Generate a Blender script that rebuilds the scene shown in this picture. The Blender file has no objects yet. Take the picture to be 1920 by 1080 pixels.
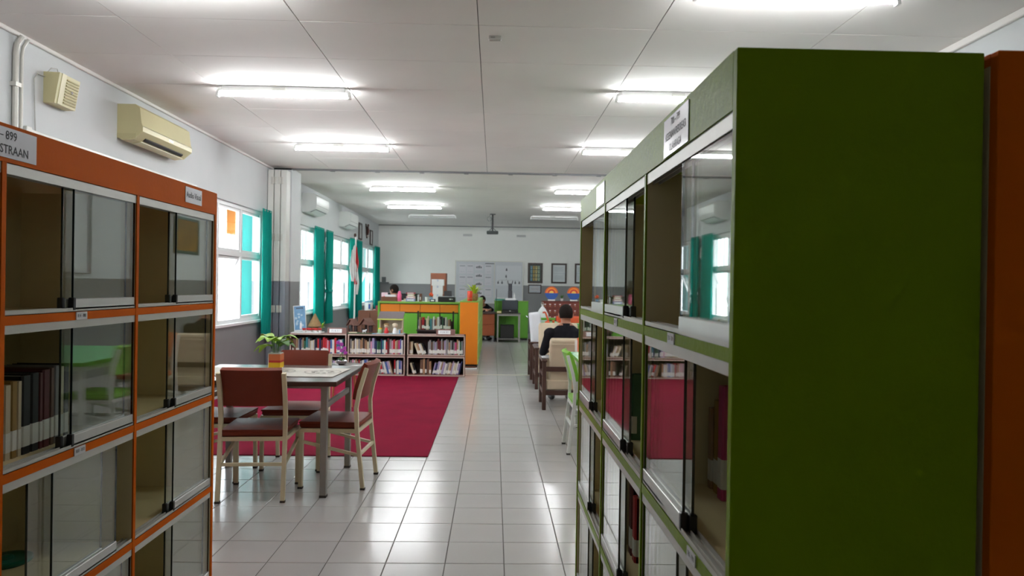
import bpy, math, random
from mathutils import Vector, Matrix, Euler

# ------------------------------------------------------------------ camera, world, exposure
SC = bpy.context.scene
COL = SC.collection
CAM_H = 1.415
F_PX, YAW, PITCH, ROLL = 1325.5, 0.0254, -0.00315, 0.0153
_F = Vector((math.sin(YAW) * math.cos(PITCH), math.cos(YAW) * math.cos(PITCH), math.sin(PITCH)))
_R = Vector((math.cos(YAW), -math.sin(YAW), 0.0))
_U = _R.cross(_F)
_R2 = _R * math.cos(ROLL) + _U * math.sin(ROLL)
_U2 = -_R * math.sin(ROLL) + _U * math.cos(ROLL)
cam_data = bpy.data.cameras.new('camera')
cam = bpy.data.objects.new('camera', cam_data)
COL.objects.link(cam)
cam_data.sensor_fit = 'HORIZONTAL'
cam_data.sensor_width = 36.0
cam_data.lens = F_PX * 36.0 / 1920.0
cam_data.clip_start = 0.02
cam_data.clip_end = 300
cam_data.dof.use_dof = True
cam_data.dof.focus_distance = 2.6
cam_data.dof.aperture_fstop = 6.3
cam.matrix_world = Matrix(((_R2.x, _U2.x, -_F.x, 0), (_R2.y, _U2.y, -_F.y, 0), (_R2.z, _U2.z, -_F.z, CAM_H), (0, 0, 0, 1)))
SC.camera = cam

world = bpy.data.worlds.new('sky')
SC.world = world
world.use_nodes = True
_bg = world.node_tree.nodes['Background']
_bg.inputs['Color'].default_value = (0.86, 0.94, 1.0, 1)
_bg.inputs['Strength'].default_value = 5.5
TUBE_STRENGTH = 74.0

SC.view_settings.view_transform = 'Standard'
SC.view_settings.look = 'None'
SC.view_settings.gamma = 1.0
SC.view_settings.use_curve_mapping = False
SC.view_settings.exposure = 0.84

# ------------------------------------------------------------------ helpers
RND = random.Random(7)
CEIL = 3.2
XL, XR, YB, YN = -3.5, 3.3, 21.4, -2.6


def s2l(c):
    return tuple(((v / 255.0) / 12.92) if v / 255.0 <= 0.04045 else (((v / 255.0) + 0.055) / 1.055) ** 2.4 for v in c)


MATS = {}


def mat(name, rgb=(200, 200, 200), rough=0.5, metal=0.0, spec=0.5, noise=0.0, nscale=8.0, bump=0.0, bscale=60.0, emit=None,
        objcol=False, rand=0.0, coat=0.0, stretch=None):
    """A principled material: base colour in sRGB 0-255, colour noise, fine relief."""
    if name in MATS:
        return MATS[name]
    m = bpy.data.materials.new(name)
    m.use_nodes = True
    nt = m.node_tree
    b = nt.nodes['Principled BSDF']
    c = s2l(rgb) + (1,)
    b.inputs['Base Color'].default_value = c
    b.inputs['Roughness'].default_value = rough
    b.inputs['Metallic'].default_value = metal
    b.inputs['Specular IOR Level'].default_value = spec
    if coat:
        b.inputs['Coat Weight'].default_value = coat
        b.inputs['Coat Roughness'].default_value = 0.12
    src = None
    if objcol:
        oi = nt.nodes.new('ShaderNodeObjectInfo')
        src = oi.outputs['Color']
    tc = nt.nodes.new('ShaderNodeTexCoord')
    vec = tc.outputs['Object']
    if stretch:
        mp = nt.nodes.new('ShaderNodeMapping')
        mp.inputs['Scale'].default_value = stretch
        nt.links.new(vec, mp.inputs['Vector'])
        vec = mp.outputs['Vector']
    if noise:
        n = nt.nodes.new('ShaderNodeTexNoise')
        n.inputs['Scale'].default_value = nscale
        n.inputs['Detail'].default_value = 6
        nt.links.new(vec, n.inputs['Vector'])
        mr = nt.nodes.new('ShaderNodeMapRange')
        mr.inputs['From Min'].default_value = 0.25
        mr.inputs['From Max'].default_value = 0.75
        mr.inputs['To Min'].default_value = 1 - noise
        mr.inputs['To Max'].default_value = 1 + noise * 0.6
        nt.links.new(n.outputs['Fac'], mr.inputs['Value'])
        mx = nt.nodes.new('ShaderNodeMix')
        mx.data_type = 'RGBA'
        mx.blend_type = 'MULTIPLY'
        mx.inputs[0].default_value = 1.0
        if src:
            nt.links.new(src, mx.inputs[6])
        else:
            mx.inputs[6].default_value = c
        cc = nt.nodes.new('ShaderNodeCombineColor')
        for i in range(3):
            nt.links.new(mr.outputs['Result'], cc.inputs[i])
        nt.links.new(cc.outputs[0], mx.inputs[7])
        src = mx.outputs[2]
    if rand:
        oi = nt.nodes.new('ShaderNodeObjectInfo')
        mr = nt.nodes.new('ShaderNodeMapRange')
        mr.inputs['To Min'].default_value = 1 - rand
        mr.inputs['To Max'].default_value = 1 + rand
        nt.links.new(oi.outputs['Random'], mr.inputs['Value'])
        mx = nt.nodes.new('ShaderNodeMix')
        mx.data_type = 'RGBA'
        mx.blend_type = 'MULTIPLY'
        mx.inputs[0].default_value = 1.0
        if src:
            nt.links.new(src, mx.inputs[6])
        else:
            mx.inputs[6].default_value = c
        cc = nt.nodes.new('ShaderNodeCombineColor')
        for i in range(3):
            nt.links.new(mr.outputs['Result'], cc.inputs[i])
        nt.links.new(cc.outputs[0], mx.inputs[7])
        src = mx.outputs[2]
    if src:
        nt.links.new(src, b.inputs['Base Color'])
    if bump:
        n = nt.nodes.new('ShaderNodeTexNoise')
        n.inputs['Scale'].default_value = bscale
        n.inputs['Detail'].default_value = 4
        nt.links.new(vec, n.inputs['Vector'])
        bp = nt.nodes.new('ShaderNodeBump')
        bp.inputs['Strength'].default_value = bump
        bp.inputs['Distance'].default_value = 0.01
        nt.links.new(n.outputs['Fac'], bp.inputs['Height'])
        nt.links.new(bp.outputs['Normal'], b.inputs['Normal'])
    if emit:
        b.inputs['Emission Color'].default_value = (emit[0], emit[1], emit[2], 1)
        b.inputs['Emission Strength'].default_value = emit[3]
    MATS[name] = m
    return m


def glass_mat(name, tint, ior=1.5, rough=0.0):
    if name in MATS:
        return MATS[name]
    m = bpy.data.materials.new(name)
    m.use_nodes = True
    nt = m.node_tree
    nt.nodes.remove(nt.nodes['Principled BSDF'])
    out = nt.nodes['Material Output']
    t = nt.nodes.new('ShaderNodeBsdfTransparent')
    t.inputs['Color'].default_value = tuple(tint) + (1,)
    g = nt.nodes.new('ShaderNodeBsdfGlossy')
    g.inputs['Roughness'].default_value = rough
    g.inputs['Color'].default_value = (1, 1, 1, 1)
    fr = nt.nodes.new('ShaderNodeFresnel')
    fr.inputs['IOR'].default_value = ior
    geo = nt.nodes.new('ShaderNodeNewGeometry')
    # the Fresnel node inverts its IOR on back faces; a thin pane reflects alike on both, so undo that
    inv = nt.nodes.new('ShaderNodeMix')
    inv.data_type = 'FLOAT'
    inv.inputs[2].default_value = ior
    inv.inputs[3].default_value = 1.0 / ior
    nt.links.new(geo.outputs['Backfacing'], inv.inputs[0])
    nt.links.new(inv.outputs[0], fr.inputs['IOR'])
    mx = nt.nodes.new('ShaderNodeMixShader')
    nt.links.new(fr.outputs[0], mx.inputs[0])
    nt.links.new(t.outputs[0], mx.inputs[1])
    nt.links.new(g.outputs[0], mx.inputs[2])
    nt.links.new(mx.outputs[0], out.inputs['Surface'])
    MATS[name] = m
    return m


class MB:
    """Collects primitive shapes and links them as one mesh object."""

    def __init__(self):
        self.v, self.f, self.m = [], [], []

    def add(self, vs, fs, m=0):
        o = len(self.v)
        self.v += [tuple(p) for p in vs]
        self.f += [tuple(i + o for i in q) for q in fs]
        self.m += [m] * len(fs)
        return self

    def box(self, x0, x1, y0, y1, z0, z1, m=0, b=0.0):
        if b <= 0:
            vs = [(x, y, z) for x in (x0, x1) for y in (y0, y1) for z in (z0, z1)]
            fs = [(0, 1, 3, 2), (4, 6, 7, 5), (0, 4, 5, 1), (2, 3, 7, 6), (0, 2, 6, 4), (1, 5, 7, 3)]
            return self.add(vs, fs, m)
        b = min(b, (x1 - x0) / 2.01, (y1 - y0) / 2.01, (z1 - z0) / 2.01)
        X, Y, Z = (x0, x1), (y0, y1), (z0, z1)
        s = (1, -1)
        vs, ix = [], {}
        for i in (0, 1):
            for j in (0, 1):
                for k in (0, 1):
                    for a in range(3):
                        p = [X[i] + s[i] * b, Y[j] + s[j] * b, Z[k] + s[k] * b]
                        p[a] = (X[i], Y[j], Z[k])[a]
                        ix[i, j, k, a] = len(vs)
                        vs.append(tuple(p))
        fs = []
        for a in range(3):
            o = [q for q in range(3) if q != a]
            for e in (0, 1):
                q = []
                for (u, w) in ((0, 0), (1, 0), (1, 1), (0, 1)):
                    c = [0, 0, 0]
                    c[a], c[o[0]], c[o[1]] = e, u, w
                    q.append(ix[c[0], c[1], c[2], a])
                fs.append(tuple(q))
            for u in (0, 1):
                for w in (0, 1):
                    q = []
                    for (e, ax) in ((0, o[0]), (1, o[0]), (1, o[1]), (0, o[1])):
                        c = [0, 0, 0]
                        c[a], c[o[0]], c[o[1]] = e, u, w
                        q.append(ix[c[0], c[1], c[2], ax])
                    fs.append(tuple(q))
        for i in (0, 1):
            for j in (0, 1):
                for k in (0, 1):
                    fs.append(tuple(ix[i, j, k, a] for a in range(3)))
        ctr = Vector(((x0 + x1) / 2, (y0 + y1) / 2, (z0 + z1) / 2))
        out = []
        for q in fs:
            p = [Vector(vs[i]) for i in q]
            n = (p[1] - p[0]).cross(p[2] - p[0])
            c = sum(p, Vector()) / len(p) - ctr
            out.append(q if n.dot(c) > 0 else tuple(reversed(q)))
        return self.add(vs, out, m)

    def bar(self, p0, p1, w, h, m=0, up=(0, 0, 1)):
        """A beam of section w (sideways) by h (along up) from p0 to p1."""
        p0, p1 = Vector(p0), Vector(p1)
        d = (p1 - p0).normalized()
        up = Vector(up)
        s = d.cross(up)
        if s.length < 1e-4:
            s = d.cross(Vector((0, 1, 0)))
        s.normalize()
        u = s.cross(d).normalized()
        vs = []
        for p in (p0, p1):
            for a, c in ((-1, -1), (1, -1), (1, 1), (-1, 1)):
                vs.append(p + s * (a * w / 2) + u * (c * h / 2))
        return self.add(vs, [(3, 2, 1, 0), (4, 5, 6, 7), (0, 1, 5, 4), (1, 2, 6, 5), (2, 3, 7, 6), (3, 0, 4, 7)], m)

    def tube(self, pts, r, n=8, m=0, flat=None):
        """A round tube along points; r a number or a list."""
        pts = [Vector(p) for p in pts]
        rs = r if isinstance(r, (list, tuple)) else [r] * len(pts)
        vs, fs = [], []
        prev = None
        for i, p in enumerate(pts):
            d = (pts[min(i + 1, len(pts) - 1)] - pts[max(i - 1, 0)]).normalized()
            if prev is None:
                a = d.cross(Vector((0, 0, 1)))
                if a.length < 1e-3:
                    a = d.cross(Vector((1, 0, 0)))
            else:
                a = prev - d * prev.dot(d)
            a.normalize()
            prev = a
            b = d.cross(a)
            for k in range(n):
                t = 2 * math.pi * k / n
                vs.append(p + (a * math.cos(t) + b * math.sin(t)) * rs[i])
        for i in range(len(pts) - 1):
            for k in range(n):
                k2 = (k + 1) % n
                fs.append((i * n + k, i * n + k2, (i + 1) * n + k2, (i + 1) * n + k))
        fs.append(tuple(reversed(range(n))))
        fs.append(tuple((len(pts) - 1) * n + k for k in range(n)))
        return self.add(vs, fs, m)

    def lathe(self, prof, c=(0, 0, 0), n=16, m=0, sx=1.0, sy=1.0):
        """A turned shape from (radius, height) pairs."""
        vs, fs = [], []
        for r, z in prof:
            for k in range(n):
                t = 2 * math.pi * k / n
                vs.append((c[0] + sx * r * math.cos(t), c[1] + sy * r * math.sin(t), c[2] + z))
        for i in range(len(prof) - 1):
            for k in range(n):
                k2 = (k + 1) % n
                fs.append((i * n + k, i * n + k2, (i + 1) * n + k2, (i + 1) * n + k))
        fs.append(tuple(reversed(range(n))))
        fs.append(tuple((len(prof) - 1) * n + k for k in range(n)))
        return self.add(vs, fs, m)

    def ball(self, c, r, n=12, k=8, m=0):
        rx, ry, rz = r if isinstance(r, (tuple, list)) else (r, r, r)
        vs, fs = [(c[0], c[1], c[2] - rz)], []
        for i in range(1, k):
            a = -math.pi / 2 + math.pi * i / k
            for j in range(n):
                t = 2 * math.pi * j / n
                vs.append((c[0] + rx * math.cos(a) * math.cos(t), c[1] + ry * math.cos(a) * math.sin(t), c[2] + rz * math.sin(a)))
        vs.append((c[0], c[1], c[2] + rz))
        for j in range(n):
            fs.append((0, 1 + (j + 1) % n, 1 + j))
        for i in range(k - 2):
            for j in range(n):
                j2 = (j + 1) % n
                fs.append((1 + i * n + j, 1 + i * n + j2, 1 + (i + 1) * n + j2, 1 + (i + 1) * n + j))
        o = 1 + (k - 2) * n
        for j in range(n):
            fs.append((o + j, o + (j + 1) % n, len(vs) - 1))
        return self.add(vs, fs, m)

    def prism(self, poly, axis, a, b, m=0):
        """A polygon of (u, w) pairs pushed from a to b along an axis."""
        def P(u, w, t):
            return {'x': (t, u, w), 'y': (u, t, w), 'z': (u, w, t)}[axis]
        n = len(poly)
        area = sum(poly[i][0] * poly[(i + 1) % n][1] - poly[(i + 1) % n][0] * poly[i][1] for i in range(n))
        if (area < 0) != (axis == 'y'):
            poly = poly[::-1]
        vs = [P(u, w, a) for u, w in poly] + [P(u, w, b) for u, w in poly]
        fs = [tuple(reversed(range(n))), tuple(range(n, 2 * n))]
        for i in range(n):
            j = (i + 1) % n
            fs.append((i, j, n + j, n + i))
        if b < a:
            fs = [tuple(reversed(q)) for q in fs]
        return self.add(vs, fs, m)

    def sheet(self, fn, nu, nv, th, m=0):
        """A surface fn(u, v) -> point with thickness th along its normal."""
        g = [[Vector(fn(i / nu, j / nv)) for j in range(nv + 1)] for i in range(nu + 1)]
        N = (nu + 1) * (nv + 1)
        top, bot = [], []
        for i in range(nu + 1):
            for j in range(nv + 1):
                du = g[min(i + 1, nu)][j] - g[max(i - 1, 0)][j]
                dv = g[i][min(j + 1, nv)] - g[i][max(j - 1, 0)]
                n = du.cross(dv)
                n = n.normalized() if n.length > 1e-9 else Vector((0, 0, 1))
                top.append(g[i][j] + n * th / 2)
                bot.append(g[i][j] - n * th / 2)
        fs = []
        I = lambda i, j: i * (nv + 1) + j
        for i in range(nu):
            for j in range(nv):
                fs.append((I(i, j), I(i + 1, j), I(i + 1, j + 1), I(i, j + 1)))
                fs.append((N + I(i, j), N + I(i, j + 1), N + I(i + 1, j + 1), N + I(i + 1, j)))
        for i in range(nu):
            fs.append((I(i, 0), N + I(i, 0), N + I(i + 1, 0), I(i + 1, 0)))
            fs.append((I(i, nv), I(i + 1, nv), N + I(i + 1, nv), N + I(i, nv)))
        for j in range(nv):
            fs.append((I(0, j), I(0, j + 1), N + I(0, j + 1), N + I(0, j)))
            fs.append((I(nu, j), N + I(nu, j), N + I(nu, j + 1), I(nu, j + 1)))
        return self.add(top + bot, fs, m)

    def xf(self, mtx, start=0):
        for i in range(start, len(self.v)):
            self.v[i] = tuple(mtx @ Vector(self.v[i]))
        return self

    def mesh(self, name, mats, smooth=None):
        me = bpy.data.meshes.new(name)
        me.from_pydata(self.v, [], self.f)
        for mm in (mats if isinstance(mats, (list, tuple)) else [mats]):
            me.materials.append(mm)
        if any(self.m):
            me.polygons.foreach_set('material_index', self.m)
        if smooth:
            me.shade_smooth()
            me.set_sharp_from_angle(angle=math.radians(smooth))
        me.update()
        return me

    def build(self, name, mats, parent=None, smooth=None, label=None):
        o = bpy.data.objects.new(name, self.mesh(name, mats, smooth))
        COL.objects.link(o)
        o.parent = parent
        if label:
            o['label'] = label
        return o


def thing(name, label, cat, loc=(0, 0, 0), rz=0.0, group=None):
    o = bpy.data.objects.new(name, None)
    o.empty_display_size = 0.1
    COL.objects.link(o)
    o.location = loc
    o.rotation_euler = (0, 0, rz)
    return tag(o, label, cat, group)


def tag(o, label, cat, group=None):
    o['label'] = label
    o['category'] = cat
    if group:
        o['group'] = group
    return o


def struct(o):
    o['kind'] = 'structure'
    return o


def put(o, loc, rz=0.0):
    o.location = loc
    o.rotation_euler = (0, 0, rz)
    return o


def copy_tree(o, loc=None, rz=None, label=None, parent=None, group=None):
    c = o.copy()
    COL.objects.link(c)
    c.parent = parent
    if loc is not None:
        c.location = loc
    if rz is not None:
        c.rotation_euler = (0, 0, rz)
    if label:
        c['label'] = label
    if group:
        c['group'] = group
    for ch in list(o.children):
        copy_tree(ch, parent=c)
    return c


_fontcache = {}


def text_mesh(s, size, sx=1.0, depth=0.00004, align='CENTER', bold=0.0):
    """Lettering as a mesh in the x-z plane, facing -y, centred on the origin."""
    cu = bpy.data.curves.new('lettering', 'FONT')
    cu.body = s
    cu.size = size
    cu.align_x = align
    cu.align_y = 'CENTER'
    cu.extrude = depth
    cu.offset = bold
    cu.resolution_u = 2
    ob = bpy.data.objects.new('lettering', cu)
    COL.objects.link(ob)
    dg = bpy.context.evaluated_depsgraph_get()
    me = bpy.data.meshes.new_from_object(ob.evaluated_get(dg))
    bpy.data.objects.remove(ob)
    bpy.data.curves.remove(cu)
    me.transform(Matrix.Rotation(math.pi / 2, 4, 'X') @ Matrix.Diagonal((sx, 1, 1, 1)))
    me.name = 'lettering'
    return me


def lettering(s, size, material, parent, loc, sx=1.0, rot=(0, 0, 0), bold=0.0):
    me = text_mesh(s, size, sx, bold=bold)
    me.materials.clear()
    me.materials.append(material)
    o = bpy.data.objects.new('lettering', me)
    COL.objects.link(o)
    o.parent = parent
    o.location = loc
    o.rotation_euler = rot
    return o


# ------------------------------------------------------------------ materials
M_WALL = mat('wall_paint', (213, 216, 217), 0.75, noise=0.03, nscale=3, bump=0.08, bscale=90)
M_WALLB = mat('back_wall_paint', (244, 244, 240), 0.75, noise=0.02, nscale=3, bump=0.08, bscale=90)
M_WAIN = mat('wainscot_paint', (134, 135, 136), 0.45, noise=0.04, nscale=3, bump=0.05, bscale=90)
M_CEIL = mat('ceiling_board', (240, 236, 232), 0.8, noise=0.035, nscale=1.6, bump=0.05, bscale=40, rand=0.015)
M_GAP = mat('ceiling_gap', (120, 117, 112), 0.9)
M_TILE = mat('floor_tile', (184, 182, 180), 0.18, noise=0.03, nscale=2.2, bump=0.035, bscale=7, rand=0.02)
M_GROUT = mat('grout', (82, 78, 73), 0.8)
M_CARPET = mat('carpet', (126, 14, 46), 0.95, spec=0.1, noise=0.14, nscale=3.5, bump=0.6, bscale=220)
M_GREEN = mat('green_laminate', (124, 152, 12), 0.36, spec=0.05, noise=0.07, nscale=5, bump=0.12, bscale=55)
M_GREEN2 = mat('green_panel', (104, 176, 52), 0.4, noise=0.03)
M_ORANGE = mat('orange_laminate', (212, 98, 2), 0.55, spec=0.05, noise=0.06, nscale=5, bump=0.1, bscale=55)
M_ORANGE2 = mat('orange_panel', (228, 128, 14), 0.4, noise=0.03)
M_INSIDE = mat('cabinet_lining', (228, 212, 168), 0.6, noise=0.05, nscale=4)
M_ALU = mat('aluminium', (200, 200, 196), 0.38, metal=0.65, noise=0.05, nscale=14)
M_ALU2 = mat('painted_aluminium', (205, 203, 195), 0.4, metal=0.2, noise=0.05, nscale=14)
M_BLACK = mat('black_plastic', (18, 18, 19), 0.4)
M_PAPER = mat('paper', (226, 225, 226), 0.55, noise=0.02)
M_PAPER_G = mat('laminated_paper', (214, 212, 218), 0.22)
M_INK = mat('ink', (38, 36, 40), 0.6)
M_GLASS = glass_mat('cabinet_glass', (0.95, 0.975, 0.96))
M_GLASS_EDGE = mat('glass_edge', (14, 30, 26), 0.15)
M_WGLASS = glass_mat('window_glass', (0.96, 0.98, 0.98))
M_WFRAME = mat('white_window_frame', (236, 236, 236), 0.4, noise=0.02)
M_TEAL = mat('teal_curtain', (22, 160, 146), 0.85, spec=0.2, noise=0.08, nscale=6)
_nt = M_TEAL.node_tree
_tr = _nt.nodes.new('ShaderNodeBsdfTranslucent')
_tr.inputs['Color'].default_value = s2l((40, 180, 168)) + (1,)
_mx = _nt.nodes.new('ShaderNodeMixShader')
_mx.inputs[0].default_value = 0.35
_nt.links.new(_nt.nodes['Principled BSDF'].outputs[0], _mx.inputs[1])
_nt.links.new(_tr.outputs[0], _mx.inputs[2])
_nt.links.new(_mx.outputs[0], _nt.nodes['Material Output'].inputs['Surface'])
M_VINYL = mat('brown_vinyl', (120, 54, 38), 0.45, spec=0.12, noise=0.06, nscale=9, bump=0.1, bscale=120)
M_CREAM = mat('cream_paint', (222, 212, 178), 0.45, noise=0.05, nscale=12)
M_WHITEP = mat('white_paint', (228, 230, 226), 0.4, noise=0.03)
M_RUBBER = mat('grey_rubber', (58, 54, 50), 0.8)
M_GREYMET = mat('grey_metal', (150, 148, 142), 0.45, metal=0.3, noise=0.08, nscale=16)
M_TABLETOP = mat('dark_laminate', (104, 90, 84), 0.24, noise=0.08, nscale=5)
M_TABLEEDGE = mat('dark_wood_edge', (66, 40, 32), 0.45, noise=0.1, nscale=10)
M_DARKWOOD = mat('dark_wood', (72, 46, 38), 0.4, noise=0.16, nscale=6, stretch=(3, 3, 22))
M_CASEWOOD = mat('red_brown_wood', (124, 84, 76), 0.5, noise=0.1, nscale=6, stretch=(3, 14, 3))
M_CASEIN = mat('dark_shelf_lining', (62, 46, 44), 0.7, noise=0.08)
M_EDGE = mat('pale_edge_band', (190, 170, 156), 0.5, noise=0.04)
M_FABRIC = mat('cream_fabric', (212, 196, 170), 0.9, spec=0.15, noise=0.05, nscale=14, bump=0.25, bscale=300)
M_FABRICW = mat('white_fabric', (226, 228, 232), 0.9, spec=0.15, noise=0.04, nscale=10, bump=0.2, bscale=260)
M_BOOK = mat('book_cover', (200, 200, 200), 0.45, objcol=True, noise=0.12, nscale=3)
M_PAGES = mat('book_pages', (206, 198, 178), 0.85, noise=0.08, nscale=40, stretch=(30, 1, 1))
M_SPINE = mat('spine_label', (222, 220, 212), 0.5)
M_ACOLD = mat('yellowed_plastic', (206, 198, 152), 0.42, noise=0.03)
M_ACNEW = mat('white_plastic', (222, 225, 222), 0.35)
M_DARKSLOT = mat('dark_slot', (30, 29, 26), 0.6)
M_TUBE = mat('lit_tube', (255, 255, 255), 0.4, emit=(0.97, 1.0, 1.02, TUBE_STRENGTH))
M_DEADTUBE = mat('unlit_tube', (205, 206, 206), 0.3)
M_BATTEN = mat('batten_white', (226, 226, 224), 0.45)
M_LEAF = mat('leaf_green', (138, 184, 30), 0.4, noise=0.16, nscale=12)
M_LEAFD = mat('leaf_dark', (58, 108, 30), 0.5, noise=0.15, nscale=12)
M_SKIN = mat('skin', (176, 122, 96), 0.5, noise=0.05)
M_HAIR = mat('dark_hair', (38, 31, 28), 0.8, spec=0.1, bump=0.5, bscale=160)
M_SHIRT = mat('black_shirt', (24, 24, 30), 0.85, spec=0.2, noise=0.1, nscale=9)
M_TROUSER = mat('dark_trousers', (40, 40, 48), 0.85, spec=0.2)
M_SHOE = mat('black_shoe', (20, 19, 19), 0.35)
M_WHITE = mat('plain_white', (232, 232, 230), 0.5)
M_RED = mat('plain_red', (196, 34, 36), 0.5)
M_PINK = mat('plain_pink', (232, 92, 142), 0.4)
M_BLUE = mat('plain_blue', (46, 84, 158), 0.5)
M_LBLUE = mat('plain_light_blue', (112, 160, 192), 0.5)
M_YELLOW = mat('plain_yellow', (232, 188, 30), 0.5)
M_PURPLE = mat('orchid_petal', (182, 70, 176), 0.5, noise=0.1, nscale=30)
M_BROWN = mat('plain_brown', (112, 66, 46), 0.5, noise=0.08, nscale=8)
M_TAN = mat('tan_wood', (196, 136, 92), 0.5, noise=0.08, nscale=8)
M_STRAW = mat('straw', (150, 122, 84), 0.9, noise=0.2, nscale=30, bump=0.5, bscale=120)
M_GREYB = mat('grey_board', (198, 201, 206), 0.4, noise=0.03)
M_SILVER = mat('silver', (210, 210, 215), 0.15, metal=1.0)
M_TEALPLASTIC = mat('dark_green_plastic', (20, 96, 74), 0.35)

# ------------------------------------------------------------------ the room
def project(p):
    d = Vector(p) - Vector((0, 0, CAM_H))
    z = d.dot(_F)
    if z < 0.05:
        return None
    return 960 + F_PX * d.dot(_R2) / z, 540 - F_PX * d.dot(_U2) / z, z


# floor: grout bed, the 300 tiles that show largest as single tiles, the rest joined
floor = struct(MB().box(XL - 0.2, XR + 0.2, YN - 0.2, YB + 0.2, -0.15, -0.003).build('floor', M_GROUT))
T = 0.3
TX0, TY0 = 0.0717, 3.593
cells = []
ix0, ix1 = int(math.floor((XL - TX0) / T)), int(math.ceil((XR - TX0) / T))
iy0, iy1 = int(math.floor((YN - TY0) / T)), int(math.ceil((YB - TY0) / T))
CARPET = (-3.3, -0.52, 5.803, 10.86)
for i in range(ix0, ix1):
    for j in range(iy0, iy1):
        cx, cy = TX0 + (i + 0.5) * T, TY0 + (j + 0.5) * T
        x0, x1 = max(cx - T / 2, XL), min(cx + T / 2, XR)
        y0, y1 = max(cy - T / 2, YN), min(cy + T / 2, YB)
        if x1 - x0 < 0.03 or y1 - y0 < 0.03:
            continue
        pr = project((cx, cy, 0))
        score = 0
        if pr and y0 > 2.9 and 395 < pr[0] < 1100 and pr[1] < 1125:
            hidden = (CARPET[0] < cx < CARPET[1] and CARPET[2] < cy < CARPET[3]) or (-3.3 < cx < -0.4 and 10.8 < cy < 11.3)
            if not hidden:
                score = 1.0 / pr[2] ** 3
        cells.append((score, x0, x1, y0, y1))
cells.sort(key=lambda c: -c[0])


def tile_mb(mb, x0, x1, y0, y1):
    g, b = 0.0022, 0.0016
    x0, x1, y0, y1 = x0 + g, x1 - g, y0 + g, y1 - g
    vs = [(x0, y0, -0.006), (x1, y0, -0.006), (x1, y1, -0.006), (x0, y1, -0.006),
          (x0, y0, -b), (x1, y0, -b), (x1, y1, -b), (x0, y1, -b),
          (x0 + b, y0 + b, 0), (x1 - b, y0 + b, 0), (x1 - b, y1 - b, 0), (x0 + b, y1 - b, 0)]
    fs = [(8, 9, 10, 11)]
    for k in range(4):
        k2 = (k + 1) % 4
        fs += [(k, k2, 4 + k2, 4 + k), (4 + k, 4 + k2, 8 + k2, 8 + k)]
    mb.add(vs, fs)


tile_full = MB()
tile_mb(tile_full, -T / 2, T / 2, -T / 2, T / 2)
tile_me = tile_full.mesh('floor_tile', M_TILE)
rest = MB()
for n, (score, x0, x1, y0, y1) in enumerate(cells):
    if n < 300 and score > 0 and x1 - x0 > T - 0.01:
        t = bpy.data.objects.new('floor_tile', tile_me)
        COL.objects.link(t)
        t.parent = floor
        t.location = ((x0 + x1) / 2, (y0 + y1) / 2, RND.uniform(-0.0004, 0.0004))
        t.rotation_euler = (RND.uniform(-0.0012, 0.0012), RND.uniform(-0.0012, 0.0012), 0)
    else:
        tile_mb(rest, x0, x1, y0, y1)
r = rest.build('floor_tiles', M_TILE, floor)
r['kind'] = 'stuff'

# walls
WZ = (0.0, 0.85, 1.43, 2.47, CEIL)
WIN = [(7.45, 10.78), (12.0, 13.95), (14.75, 17.25), (18.1, 20.75)]


def long_wall(name, xa, xb, holes):
    ys = sorted({YN, YB} | {y for h in holes for y in h})
    mb = MB()
    for a, b in zip(ys, ys[1:]):
        hole = any(h[0] - 1e-6 <= a and b <= h[1] + 1e-6 for h in holes)
        for k in range(4):
            if hole and k in (1, 2):
                continue
            mb.box(xa, xb, a, b, WZ[k], WZ[k + 1], 1 if k < 2 else 0)
    return struct(mb.build(name, [M_WALL, M_WAIN]))


wall_left = long_wall('wall_left', XL - 0.16, XL, WIN)
wall_right = long_wall('wall_right', XR, XR + 0.16, [])
struct(MB().box(XL - 0.16, XR + 0.16, YB, YB + 0.16, 0, 1.43, 1).box(XL - 0.16, XR + 0.16, YB, YB + 0.16, 1.43, CEIL, 0).build('wall_back', [M_WALLB, M_WAIN]))
struct(MB().box(XL - 0.16, XR + 0.16, YN - 0.16, YN, 0, 1.43, 1).box(XL - 0.16, XR + 0.16, YN - 0.16, YN, 1.43, CEIL, 0).build('wall_front', [M_WALL, M_WAIN]))
PART_Y = 11.19
struct(MB().box(XL, -3.19, 11.16, 11.68, 0, 1.43, 1).box(XL, -3.19, 11.16, 11.68, 1.43, CEIL, 0).build('wall_pier', [M_WALL, M_WAIN]))

# ceiling boards
ceiling = struct(MB().box(XL - 0.16, XR + 0.16, YN - 0.16, YB + 0.16, CEIL + 0.008, CEIL + 0.12).build('ceiling', M_GAP))
cxs = [XL, -2.58, -1.36, -0.135, 1.09, 2.31, XR]
cys = [YN, -1.75, -0.9, -0.05, 0.8, 1.65, 2.45, 3.25, 4.07, 4.87, 5.67, 6.51, 7.36, 8.22, 9.12, 10.15, PART_Y]
for i in range(6):
    for j in range(len(cys) - 1):
        jit = RND.uniform(0, 0.004)
        MB().box(cxs[i] + 0.003, cxs[i + 1] - 0.003, cys[j] + 0.002, cys[j + 1] - 0.002, CEIL + jit * 0.5, CEIL + 0.012, b=0.0015).build('ceiling_panel', M_CEIL, ceiling)
MB().box(XL, XR, PART_Y + 0.004, YB, CEIL, CEIL + 0.012).build('ceiling_board', M_CEIL, ceiling)
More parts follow.
